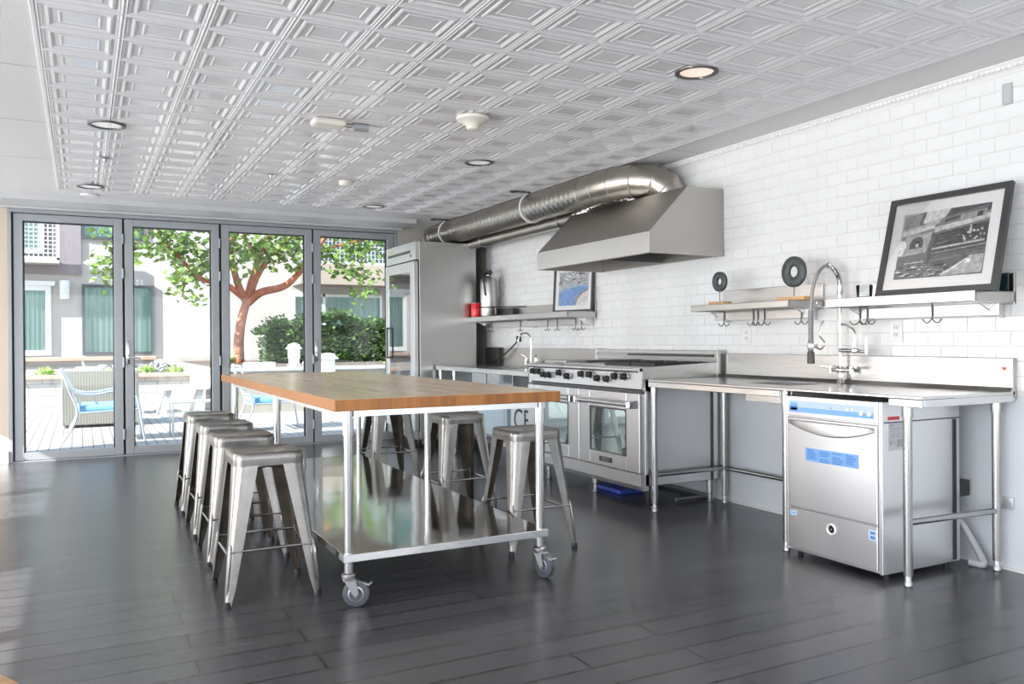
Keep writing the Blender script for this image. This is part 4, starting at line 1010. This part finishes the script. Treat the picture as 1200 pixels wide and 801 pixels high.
b = MB(); b.lathe((3.88, 7.98, 1.398), [(.07, 0), (.085, .004), (.09, .02), (.09, .36), (.083, .40), (.055, .43), (.03, .44), (.03, .45)], 28); b.build('cylinder', STEELH, ex)
b = MB(); b.cyl((3.88, 7.98, 1.845), (3.88, 7.98, 1.875), .025, 14); b.box(3.86, 3.90, 7.92, 8.04, 1.865, 1.885, .004); b.cyl((3.86, 7.98, 1.86), (3.82, 7.98, 1.86), .016, 12); b.build('valve_head', BLACKM, ex)
b = MB(); b.tube(bez([(3.88, 7.98, 1.885), (3.86, 8.02, 1.92), (3.84, 8.08, 1.91)], 5), .006, 8); b.tube(bez([(3.88, 7.96, 1.885), (3.86, 7.90, 1.90), (3.85, 7.87, 1.86), (3.85, 7.865, 1.83)], 5), .006, 8); b.build('squeeze_handle', BLACKM, ex)
b = MB(); b.tube(bez([(3.83, 7.98, 1.86), (3.80, 7.93, 1.84), (3.79, 7.905, 1.75), (3.80, 7.90, 1.62)], 6), .009, 10); b.build('discharge_hose', BLACK, ex)
rc = thing('red_canister', 'bright red canister with black cord on the long shelf in front of the extinguisher', 'canister', (3.80, 8.02, 1.398))
b = MB(); b.lathe((3.785, 8.10, 1.398), [(.04, 0), (.05, .003), (.052, .01), (.052, .135), (.048, .145), (.042, .15), (.015, .152)], 26); b.build('canister_body', RED, rc)
b = MB(); b.lathe((3.785, 8.10, 1.548), [(.042, 0), (.044, .003), (.035, .007), (.004, .007)], 20); b.build('lid', plain('pale_lid', (.7, .6, .55), .4), rc)
b = MB(); b.tube([(3.775, 8.05, 1.50), (3.775, 7.85, 1.495), (3.86, 7.6, 1.49), (3.97, 7.3, 1.485)], .006, 8); b.build('cord', BLACK, rc)
b = MB(); b.box(3.96, 4.015, 7.58, 7.83, 1.398, 1.48, .003); tag(b.build('black_power_box', BLACKM), 'small black box at the back of the long shelf beside the extinguisher', 'box')
tb = thing('tablet_screen', 'small black tablet leaning behind the framed kitchen photograph', 'tablet', (3.97, 2.47, 1.368))
b = MB(); b.box(3.985, 3.997, 2.438, 2.66, 1.368, 1.46, .003); b.build('tablet_body', BLACKM, tb)
b = MB(); b.box(3.9835, 3.985, 2.446, 2.652, 1.376, 1.454); b.build('screen', plain('dark_teal_screen', (.005, .03, .045), .08), tb)
b = MB(); b.lathe((3.88, 3.18, 1.368), [(.03, 0), (.04, .003), (.045, .07), (.043, .075), (.04, .07), (.036, .01), (.01, .008)], 20)
tag(b.build('drinking_glass', glass('tumbler_glass', (.92, .94, .94), 1.2)), 'clear glass tumbler on the shelf left of the large picture', 'glass')

# outlets
def outlet(lab, y, z, hh=.115, ww=.075, slots=True, cat='outlet', mat=WHITEG, name='wall_outlet'):
    o = thing(name, lab, cat, (WX-.0095, y, z)); x = WX-.0096
    b = MB(); b.box(x-.006, x, y-ww/2, y+ww/2, z-hh/2, z+hh/2, .002); b.build('cover_plate', mat, o)
    if slots:
        for dz in (-.02, .02):
            b = MB(); b.box(x-.008, x-.006, y-.016, y+.016, z+dz-.013, z+dz+.013, .001); s_ = b.build('socket', OFFW, o)
            b = MB(); b.box(x-.0085, x-.008, y-.007, y-.005, z+dz-.005, z+dz+.005); b.box(x-.0085, x-.008, y+.005, y+.007, z+dz-.005, z+dz+.005); b.build('slots', BLACK, s_)
    return o
outlet('white double outlet on the tiles under the large picture shelf', 3.10, 1.185, .118, .082)
outlet('white double outlet on the tiles under the ring sculpture shelf', 4.27, 1.17, .11, .08)
outlet('white outlet on the tiles left of the range below the long shelf', 7.56, 1.16, .11, .08)
o = outlet('small grey sensor plate high on the tiled wall below the cornice', 2.468, 2.34, .105, .05, False, 'sensor', plain('sensor_grey', (.45, .46, .46), .4), 'wall_sensor')
b = MB(); b.box(WX-.0175, WX-.0156, 2.45, 2.486, 2.295, 2.385, .001); b.build('sensor_window', LABGREY, o)

# ================================================================ CEILING FITTINGS
def downlight(x, y, lab, warm=False):
    o = thing('recessed_downlight', lab, 'ceiling light', (x, y, CZ-.014), 'recessed ceiling downlights')
    z = CZ-.014; b = MB()
    b.rings([[(x+r*math.cos(a), y+r*math.sin(a), z+h) for a in [k*2*PI/32 for k in range(32)]] for r, h in ((.108, 0), (.106, -.006), (.088, -.007), (.084, 0.002), (.082, .004))], cap=False); b.build('trim_ring', DARKST, o, recalc=False)
    b = MB(); b.lathe((x, y, z+.003), [(.083, 0), (.083, -.002), (.001, -.002)], 28); b.build('lens', LAMPW if warm else LAMP, o)
    l = bpy.data.lights.new('downlight_beam', 'SPOT'); l.energy = LAMP_LIGHT*4; l.spot_size = 2.2; l.spot_blend = .8; l.shadow_soft_size = .06; l.color = (1, .88, .74) if warm else (1, .95, .9)
    lo = bpy.data.objects.new('downlight_beam', l); COL.objects.link(lo); lo.location = (x, y, z-.03)
downlight(2.725, 3.22, 'warm lit downlight nearest the camera above the open floor by the work table', True)
downlight(2.64, 5.58, 'round downlight between the domed detector and the duct')
downlight(2.565, 7.86, 'round downlight nearest the glass doors on the duct side')
downlight(.144, 5.60, 'round downlight on the far left ceiling tiles, nearer the camera')
downlight(.075, 7.87, 'round downlight on the far left ceiling tiles, nearest the glass doors')
for x, y, l in ((.15, 3.24, 'added unseen fill downlight above the stool nearest the camera'), (.15, .87, 'added unseen fill downlight over the round wooden table'), (2.75, .87, 'added unseen fill downlight beside the tiled wall behind the camera'), (-2.3, 3.24, 'added unseen fill downlight by the middle side window'), (-2.3, 6.4, 'added unseen fill downlight by the far side window'), (1.4, -1.4, 'added unseen fill downlight by the added rear opening')): downlight(x, y, l)  # unseen downlights added to spread more light through the room
dt = thing('domed_detector', 'white domed detector on the tin ceiling above the island', 'detector', (2.07, 4.46, CZ-.013))
b = MB(); b.lathe((2.07, 4.46, CZ-.012), [(.095, 0), (.1, -.008), (.095, -.022), (.07, -.035), (.04, -.055), (.034, -.075), (.02, -.082), (.002, -.083)], 28); b.build('dome', OFFW, dt)
b = MB(); b.lathe((2.07, 4.46, CZ-.045), [(.036, 0), (.042, -.004), (.042, -.012), (.03, -.016)], 20); b.build('sensor_ring', ZINC, dt)
b = MB(); b.lathe((1.95, 6.70, CZ-.012), [(.05, 0), (.06, -.005), (.058, -.03), (.045, -.045), (.002, -.048)], 22)
tag(b.build('smoke_detector', OFFW), 'small round beige smoke detector on the tin ceiling beyond the domed detector', 'detector')
el = thing('ceiling_light_bar', 'white oblong emergency lamp box on the tin ceiling', 'emergency light', (1.36, 4.90, CZ-.013))
b = MB(); b.box(1.22, 1.42, 4.84, 4.96, CZ-.055, CZ-.012, .02); b.build('housing', OFFW, el)
b = MB(); b.lathe((1.52, 4.90, CZ-.035), [(.01, -.05), (.028, -.045), (.028, .045), (.01, .05)], 16, 'X'); b.build('lamp_head', ALU, el)
b = MB(); b.cyl((1.42, 4.90, CZ-.035), (1.48, 4.90, CZ-.035), .012, 10); b.build('arm', ZINC, el)
for x, y, l in ((1.34, 6.69, 'tiny sprinkler rosette in the middle of the tin ceiling'), (.155, 6.62, 'tiny sprinkler rosette on the far left tin column')):
    b = MB(); b.lathe((x, y, CZ-.012), [(.03, 0), (.032, -.004), (.014, -.008), (.01, -.03), (.018, -.032), (.002, -.034)], 16); tag(b.build('sprinkler', ZINC), l, 'sprinkler', 'ceiling sprinklers')
b = MB(); b.lathe((.07, 8.38, CZ), [(.07, 0), (.075, -.003), (.075, -.012), (.06, -.016), (.002, -.016)], 24)
tag(b.build('ceiling_cover_disc', WHITEP), 'flat white disc on the plain ceiling strip above the glass doors', 'cover plate')

# wooden tabletop corner at the lower left
wtb = thing('round_wooden_table', 'round brown wooden table whose edge shows in the lower corner near the camera', 'table', (-.50, .93, 0))
b = MB(); b.lathe((-.50, .93, 0), [(.44, .71), (.475, .715), (.482, .73), (.478, .748), (.465, .75), (.01, .75)], 64); b.build('tabletop', plain('brown_table_wood', (.33, .18, .08), .4, noise=.4, scale=7, stretch=(1, 9, 1)), wtb)
b = MB(); b.lathe((-.50, .93, 0), [(.25, 0), (.26, .02), (.05, .05), (.035, .1), (.035, .6), (.12, .71)], 32); b.build('pedestal', BLACKM, wtb)

# ================================================================ OUTSIDE
b = MB(); b.box(-14, 16, GY+.12, 24, -.12, -.02); struct(b.build('patio_ground', PAVER))
b = MB(); b.box(-30, XL-.2, -20, GY+.1, -.12, -.03); b.box(XL-.2, 8, -20, BY-.2, -.12, -.03); struct(b.build('side_yard_ground', plain('concrete_paving', (.5, .48, .45), .9, noise=.1, scale=2)))
# planter walls
b = MB(); b.box(-7, 2.05, 16.9, 17.15, -.05, .5); struct(b.build('planter_wall_front', BLOCKS))
b = MB(); b.box(-7.05, 2.1, 16.82, 17.2, .5, .57, .01); struct(b.build('planter_wall_cap', CAPT))
b = MB(); b.box(-7, 1.35, 19.0, 19.2, -.05, .78); struct(b.build('planter_wall_rear', STUCCO))
b = MB(); b.box(-7.05, 1.40, 18.92, 19.25, .78, .86, .01); struct(b.build('planter_wall_rear_cap', CAPT))
b = MB(); b.box(-7, 2.0, 17.15, 19.0, .0, .46); struct(b.build('planter_soil_bed', SOIL))
b = MB(); b.box(1.83, 9, 13.95, 20.9, -.05, .66); struct(b.build('raised_planter_wall', STUCCOG))
b = MB(); b.box(1.80, 9, 13.90, 14.12, .66, .72, .01); b.box(1.80, 1.95, 14.1, 20.9, .66, .72, .01); struct(b.build('raised_planter_cap', plain('grey_stone_cap', (.38, .37, .37), .8)))
b = MB(); b.box(1.95, 9, 14.12, 20.9, .64, .70); struct(b.build('raised_planter_soil', SOIL))
# building
BYW = 21.0
b = MB(); b.box(-9, 14, BYW, BYW+.4, -.05, 7.5); struct(b.build('building_wall', STUCCO))
b = MB(); b.box(-6, .0, BYW-.05, BYW+.01, 2.68, 7.5); o = b.build('building_upper_panel', STUCCOP); struct(o)
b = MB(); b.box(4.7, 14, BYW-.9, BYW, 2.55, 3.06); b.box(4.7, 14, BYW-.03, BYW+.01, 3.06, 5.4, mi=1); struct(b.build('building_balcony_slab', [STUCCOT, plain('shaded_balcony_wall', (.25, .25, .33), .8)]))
def win(n, x0, x1, z0, z1, frm, cur, mull=(), y=BYW, sill=False, fw=.06, dep=.06):
    b = MB(); b.box(x0, x0+fw, y-dep, y, z0, z1); b.box(x1-fw, x1, y-dep, y, z0, z1); b.box(x0+fw, x1-fw, y-dep, y, z1-fw, z1); b.box(x0+fw, x1-fw, y-dep, y, z0, z0+fw)
    for mx in mull: b.box(mx-fw*.5, mx+fw*.5, y-dep, y, z0, z1)
    if sill: b.box(x0-.08, x1+.08, y-dep-.05, y, z1, z1+.1)
    o = struct(b.build('window_%d' % n, frm, origin=(x0, y, z0)))
    b = MB(); k = int((x1-x0)/.06); pts = [(x0+fw+(x1-x0-2*fw)*i/k, y-.012+(.008 if i % 2 else -.008)) for i in range(k+1)]
    b.rings([[(p[0], p[1], zz) for p in pts] for zz in (z0+fw, z1-fw)], cap=False, closed=False, smooth=False); b.build('curtain', cur, o, recalc=False)
    b = MB(); b.box(x0+fw, x1-fw, y-.045, y-.04, z0+fw, z1-fw); b.build('pane', GLASS, o)
    return o
win(1, .01, 1.50, .88, 2.47, DKFR, CURTAIN, (.80,))
win(2, -1.5, -.60, .88, 2.42, WINFR, CURTAIN, sill=True, fw=.11)
win(3, .02, 1.3, 3.5, 5.2, DKFR, CURTAIN)
win(4, -1.75, -.72, 3.12, 5.0, WINFR, CURTAIN, fw=.08, y=BYW-.05)
win(5, 4.70, 7.05, .9, 2.35, WINFR, CURTAIN, (5.50,), fw=.07)
win(6, 5.2, 7.4, 3.2, 5.2, DKFR, CURTAIND, (6.3,), y=BYW-.03)
# balcony mesh guards
def guard(lab, x0, x1, z0, z1, y, side, mat, step=.07):
    o = thing('balcony_railing', lab, 'railing', ((x0+x1)/2, y, z0), 'mesh balcony railings of the building opposite')
    b = MB(); b.box(x0, x1, y-.03, y+.03, z1-.05, z1); b.box(x0, x1, y-.03, y+.03, z0, z0+.05); b.box(x0, x0+.05, y-.03, y+.03, z0, z1); b.box(x1-.05, x1, y-.03, y+.03, z0, z1); b.build('rail_frame', mat, o)
    b = MB(); x = x0+.05
    while x < x1-.05: b.box(x, x+.014, y-.007, y+.007, z0+.05, z1-.05); x += step
    z = z0+.05
    while z < z1-.05: b.box(x0+.05, x1-.05, y-.006, y+.006, z, z+.014); z += step
    b.build('mesh_infill', mat, o)
    return o
guard('white mesh balcony railing on the mauve part of the building', -2.4, -.42, 2.95, 3.85, BYW-.55, 0, WINFR, .09)
guard('mesh balcony railing behind the tree on the far side of the courtyard', 4.75, 9.5, 3.06, 4.0, BYW-.85, 0, plain('pale_mesh', (.55, .55, .62), .5), .1)
b = MB(); b.box(-2.4, -.42, BYW-.58, BYW-.05, 2.88, 2.95); struct(b.build('building_balcony_floor', STUCCO))
sc = thing('wall_sconce', 'white cylindrical lamp fixed on the sunlit building wall', 'wall lamp', (-.33, BYW, 2.3))
b = MB(); b.lathe((-.33, BYW-.14, 2.12), [(.02, 0), (.09, .01), (.10, .03), (.10, .40), (.08, .42), (.01, .42)], 20); b.build('shade', WHITEP, sc)
b = MB(); b.box(-.38, -.28, BYW-.06, BYW, 2.2, 2.42); b.build('wall_mount', ZINC, sc)

# tree
rt = random.Random(11)
tree = thing('courtyard_tree', 'tree with orange bark and green leaves rising behind the glass doors', 'tree', (3.0, 18.0, .65))
b = MB()
TBs = Vector((2.92, 18.0, .71))
trunk = [TBs, TBs+Vector((.0, 0, .45)), TBs+Vector((.06, 0, .9)), TBs+Vector((.17, .0, 1.30))]
b.tube(bez(trunk, 5), [.115-.03*i/15 for i in range(16)], 12)
fork = trunk[-1]
branches = [
 ([(0, 0, -.05), (.28, -.1, .18), (.8, -.2, .35), (1.25, -.3, .9), (1.8, -.4, 1.7), (2.3, -.5, 2.3)], .10),
 ([(0, 0, -.05), (.10, .05, .4), (.28, .1, .9), (.55, .1, 1.6), (.6, .1, 2.6)], .085),
 ([(.05, 0, .0), (.22, .1, .5), (.55, .1, 1.0), (.95, .1, 1.4), (1.3, .1, 2.1)], .075),
 ([(0, 0, -.05), (-.18, -.1, .3), (-.32, -.1, .9), (-.30, -.1, 1.6), (-.45, -.1, 2.5)], .09),
 ([(-.05, 0, .05), (-.5, -.2, .35), (-.95, -.35, .42), (-1.5, -.5, .95), (-2.1, -.6, 1.5)], .07),
 ([(-.3, -.1, .8), (-.7, -.3, 1.3), (-1.3, -.5, 1.7), (-2.0, -.7, 2.0), (-2.7, -.9, 1.9)], .05),
 ([(.28, .1, .9), (.0, .1, 1.3), (-.1, 0, 2.0), (-.3, 0, 2.8)], .05),
 ([(1.25, -.3, .9), (1.5, -.3, 1.1), (2.2, -.4, 1.3), (3.0, -.6, 1.45)], .045)]
for pts, r in branches:
    P = bez([fork+Vector(p) for p in pts], 5); b.tube(P, [r*(1-.72*i/(len(P)-1)) for i in range(len(P))], 9)
b.build('trunk', BARK, tree)
def leaves(b, centres, n, size, rg, spread):
    for c in centres:
        for _ in range(n):
            p = Vector(c)+Vector((rg.gauss(0, spread[0]), rg.gauss(0, spread[1]), rg.gauss(0, spread[2])))
            s_ = size*rg.uniform(.7, 1.4); a = rg.uniform(0, 2*PI); d = Vector((math.cos(a), math.sin(a)*.6, rg.uniform(-.9, .3))).normalized()
            u = d.cross(Vector((rg.uniform(-1, 1), rg.uniform(-1, 1), rg.uniform(-.2, 1)))).normalized()*s_*.32
            b.poly([p, p+d*s_*.5+u, p+d*s_, p+d*s_*.5-u])
b = MB(); cs = []
for pts, r in branches:
    P = bez([fork+Vector(p) for p in pts], 3)
    for q in P[len(P)//2:]: cs.append(q+Vector((rt.gauss(0, .1), rt.gauss(0, .1), rt.gauss(0, .1))))
for (x, y, z) in [(.5, 17.2, 3.2), (.9, 17.2, 3.05), (1.3, 17.1, 2.95), (1.7, 17.2, 3.1), (2.0, 17.2, 3.0), (2.35, 17.3, 3.05), (.55, 17.2, 2.45), (.6, 17.3, 2.8), (.45, 17.2, 2.6), (1.65, 17.1, 2.5), (1.85, 17.1, 2.3), (2.2, 17.2, 2.7), (2.5, 17.3, 2.6), (1.4, 17.2, 3.3), (.8, 17.3, 3.5), (2.0, 17.2, 3.5), (2.6, 17.2, 3.4),
                  (4.9, 17.4, 2.75), (5.2, 17.4, 2.6), (5.5, 17.4, 2.55), (5.1, 17.4, 3.1), (5.45, 17.4, 2.95), (5.35, 17.4, 2.2), (5.0, 17.3, 3.4), (3.9, 17.4, 3.3), (4.3, 17.4, 3.2), (3.2, 17.4, 3.0), (2.9, 17.3, 3.2), (3.5, 17.4, 3.4), (2.95, 17.3, 2.8), (2.0, 17.1, 2.05)]:
    cs.append(Vector((x, y, z)))
leaves(b, cs, 34, .145, rt, (.17, .17, .12)); b.build('foliage', LEAF, tree, recalc=False)
# hedge
hg = thing('clipped_hedge', 'dense green hedge in the raised planter in front of the far window', 'hedge', (5.2, 18.0, .7))
b = MB(); rh = random.Random(5)
for _ in range(7500):
    x = rh.uniform(3.25, 7.6); zt = 1.62+.1*math.sin(x*3)+.05*math.sin(x*9.1)
    if x < 3.5: zt -= (3.5-x)*.8
    q = rh.random(); z = .72+(zt-.72)*rh.random()
    y = 17.35+.18*math.sin(x*4+z*5)*.5+abs(rh.gauss(0, .12))
    if q < .3: z = zt+rh.gauss(0, .05); y = rh.uniform(17.3, 18.2)
    p = Vector((x, y, z)); s_ = rh.uniform(.07, .13); a = rh.uniform(0, 2*PI); d = Vector((math.cos(a), math.sin(a), rh.uniform(-.3, .8))).normalized()
    u = d.cross(Vector((rh.uniform(-1, 1), rh.uniform(-1, 1), 1))).normalized()*s_*.35
    b.poly([p, p+d*s_*.5+u, p+d*s_, p+d*s_*.5-u])
b.build('foliage', HEDGE, hg, recalc=False)
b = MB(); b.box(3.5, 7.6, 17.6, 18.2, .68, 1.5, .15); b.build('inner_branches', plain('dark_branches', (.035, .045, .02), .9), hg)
# plants
def shrub(lab, x, y, z, h, n, mat, seed):
    rg = random.Random(seed); b = MB()
    for _ in range(n):
        a = rg.uniform(0, 2*PI); e = rg.uniform(.3, 1.4); L = h*rg.uniform(.6, 1.1)
        d = Vector((math.cos(a)*math.cos(e), math.sin(a)*math.cos(e), math.sin(e))); u = d.cross(Vector((0, 0, 1))).normalized()*h*.10
        p = Vector((x+rg.gauss(0, h*.12), y+rg.gauss(0, h*.12), z)); m_ = p+d*L*.55
        b.poly([p, m_+u, p+d*L+Vector((0, 0, -L*.2)), m_-u])
    o = b.build('garden_plant', mat, origin=(x, y, z), recalc=False); tag(o, lab, 'plant', 'small plants in the planters')
shrub('lime green plant in the block planter near the door jamb', -.60, 17.6, .46, .34, 60, LIME, 1)
shrub('bright green plant among the dark rocks beyond the picnic table', 1.13, 17.6, .46, .36, 70, LIME, 2)
shrub('pale green plant in the planter close behind the wicker sofa', .42, 17.4, .46, .26, 60, LIME, 3)
shrub('green plant at the end of the rock bed beside the tree', 1.62, 17.45, .46, .34, 60, LIME, 4)
shrub('low green plant at the foot of the orange tree', 2.55, 17.2, .70, .30, 60, LIME, 6)
shrub('small yellow flowered plant below the hedge beside the refrigerator', 5.0, 14.4, .70, .20, 50, plain('yellow_leaf', (.65, .6, .08), .5), 8)
b = MB(); rk = random.Random(9)
for k in range(240):
    x, y = rk.uniform(.3, 1.72), rk.uniform(17.25, 18.9); s_ = rk.uniform(.05, .12); t = bmesh.new(); bmesh.ops.create_icosphere(t, subdivisions=1, radius=s_)
    for v in t.verts: v.co = Vector((v.co.x*rk.uniform(.8, 1.3), v.co.y*rk.uniform(.8, 1.3), v.co.z*rk.uniform(.6, 1.)))
    b.merge(t, mat=Matrix.Translation((x, y, .46+.18*(y-17.2)/1.7)) @ Euler((rk.random()*3, rk.random()*3, 0)).to_matrix().to_4x4())
tag(b.build('rock_bed', ROCK), 'bed of dark grey broken rocks in the block planter', 'rocks', kind='stuff')
b = MB(); b.box(-.25, .1, 17.6, 17.9, .46, .50, .01); b.box(-.15, .25, 17.7, 18.0, .50, .55, .01)
tag(b.build('flat_stones', ROCK), 'two flat grey stones in the block planter by the lime plant', 'stones')
# white boxes and lanterns on the raised planter
for x0, x1, l in ((2.42, 2.90, 'low white stone block on the raised planter below the orange tree'), (3.42, 3.62, 'small white stone block on the raised planter beside the lantern')):
    b = MB(); b.box(x0, x1, 14.2, 14.5, .70, .80, .01); tag(b.build('white_planter_block', WHITEP), l, 'stone block')
def lantern(lab, x, y, z, s_, name):
    o = thing(name, lab, 'lantern', (x, y, z), 'white garden lanterns')
    b = MB(); b.lathe((x, y, z), [(.09*s_, 0), (.10*s_, .02), (.08*s_, .04), (.08*s_, .12*s_), (.1*s_, .13*s_)], 20); b.build('base', WHITEP, o)
    b = MB(); b.lathe((x, y, z+.13*s_), [(.09*s_, 0), (.09*s_, .13*s_)], 20); b.build('glass_body', plain('frosted_lantern', (.7, .7, .66), .3) if 'frosted_lantern' not in MATS else MATS['frosted_lantern'], o)
    b = MB(); b.lathe((x, y, z+.26*s_), [(.12*s_, 0), (.12*s_, .015), (.09*s_, .04*s_), (.09*s_, .06*s_), (.02, .09*s_)], 20); b.build('cap', WHITEP, o)
lantern('white lantern standing on the raised planter in front of the hedge', 3.23, 14.3, .72, 1.15, 'garden_lantern')
bo = thing('bollard_light', 'white bollard light on the patio just beyond the fourth glass door', 'bollard light', (3.52, 13.2, 0))
b = MB(); b.lathe((3.52, 13.2, -.02), [(.14, 0), (.15, .02), (.12, .05), (.12, .76), (.14, .78)], 24); b.build('post', WHITEP, bo)
b = MB(); b.lathe((3.52, 13.2, .76), [(.115, 0), (.115, .10)], 24); b.build('lamp_body', MATS['frosted_lantern'], bo)
b = MB(); b.lathe((3.52, 13.2, .86), [(.17, 0), (.18, .012), (.13, .05), (.12, .085), (.02, .10)], 24); b.build('cap', WHITEP, bo)

# patio chairs
def chair(loc):
    root = thing('patio_armchair', 'x', 'patio chair', (0, 0, 0))
    W = .62
    for y in (0, W):
        b = MB()
        b.tube(bez([(-.21, y, .86), (-.16, y, .74), (-.10, y, .62), (0, y, .575), (.15, y, .57), (.32, y, .60), (.5, y, .60), (.56, y, .56), (.60, y, .40), (.66, y, .0)], 6), .014, 10)
        b.tube(bez([(-.21, y, .86), (-.13, y, .62), (-.05, y, .38), (-.10, y, .2), (-.22, y, .0)], 6), .013, 10)
        b.tube([(-.05, y, .36), (.59, y, .38)], .012, 10)
        b.build('side_frame', CHAIRM, root)
    b = MB(); b.tube([(-.21, 0, .86), (-.21, W, .86)], .013, 10); b.tube([(-.06, 0, .36), (-.06, W, .36)], .012, 10); b.tube([(.58, 0, .38), (.58, W, .38)], .012, 10); b.build('cross_tube', CHAIRM, root)
    b = MB(); b.box(-.05, .56, .02, W-.02, .37, .45, .03, seg=3); b.build('seat_cushion', CUSH, root)
    b = MB(); b.tube([(-.13, .0, .62), (-.13, W, .62)], .009, 8); b.tube([(-.08, .0, .48), (-.08, W, .48)], .009, 8); b.build('back_rail', CHAIRM, root)
    root.location = loc
    return root
index_needed = chair((0.0, 10.72, -.02)); index()
c1 = index_needed; c1['label'] = 'silver tube armchair with blue cushion in front of the wicker sofa'; c1['group'] = 'silver patio armchairs'
c2 = copy_tree(c1); c2.location = (2.0, 10.95, -.02); c2['label'] = 'silver tube armchair with blue cushion seen under the island top'
# wicker sofa
def sofa(lab, x0, x1, y0, z1, name='wicker_sofa'):
    o = thing(name, lab, 'sofa', ((x0+x1)/2, y0+.4, 0))
    b = MB(); b.box(x0, x1, y0, y0+.10, .02, z1, .01); b.box(x0+.004, x0+.1, y0+.09, y0+.8, .022, z1-.12, .01); b.box(x1-.1, x1-.004, y0+.09, y0+.8, .022, z1-.12, .01); b.box(x0+.09, x1-.09, y0+.09, y0+.79, .024, .34, .01); b.build('wicker_body', WICKER, o)
    b = MB(); b.box(x0+.11, x1-.11, y0+.12, y0+.8, .34, .46, .03); b.build('seat_cushion', WCUSH, o)
    b = MB(); b.box(x0+.16, x0+.50, y0+.11, y0+.24, .46, z1+.05, .03); b.build('back_cushion', WCUSH, o)
    b = MB()
    for x in (x0+.06, x1-.06):
        for y in (y0+.06, y0+.74): b.cyl((x, y, -.02), (x, y, .03), .02, 8)
    b.build('feet', DARKST, o)
sofa('grey wicker sofa with its back to the doors, seen through the first glass door', -.25, .71, 12.80, .765)
ch3 = copy_tree(c1); ch3.location = (.22, 14.6, -.02); ch3['label'] = 'silver tube armchair just visible beyond the wicker sofa back'
# picnic table and side bench
pc = thing('picnic_table', 'pale picnic table with slanted legs on the patio beyond the second glass door', 'table', (1.4, 14.2, 0))
b = MB()
for k in range(5): b.box(.98, 1.78, 13.85+k*.14, 13.98+k*.14, .40, .43, .004)
b.build('tabletop', TABW, pc)
for x in (1.18, 1.66):
    for s_ in (-1, 1):
        b = MB(); b.prism([(x, 14.2+s_*.06, .40), (x+.08, 14.2+s_*.06, .40), (x+.08-.12, 14.2+s_*.36, -.02), (x-.12, 14.2+s_*.36, -.02)], (0, s_*.05, 0)); b.build('leg', TABW, pc)
bn = thing('metal_side_table', 'slim grey metal side table on the patio beside the far stools', 'side table', (1.3, 11.15, 0))
b = MB(); b.box(.98, 1.62, 10.95, 11.35, .39, .41, .003); b.build('tabletop', CHAIRM, bn)
for x in (.99, 1.60):
    for y in (10.96, 11.34):
        b = MB(); b.box(x-.01, x+.01, y-.01, y+.01, -.02, .39); b.build('leg', CHAIRM, bn)
b = MB(); b.box(.99, 1.60, 10.955, 10.97, .28, .295); b.build('rail', CHAIRM, bn)
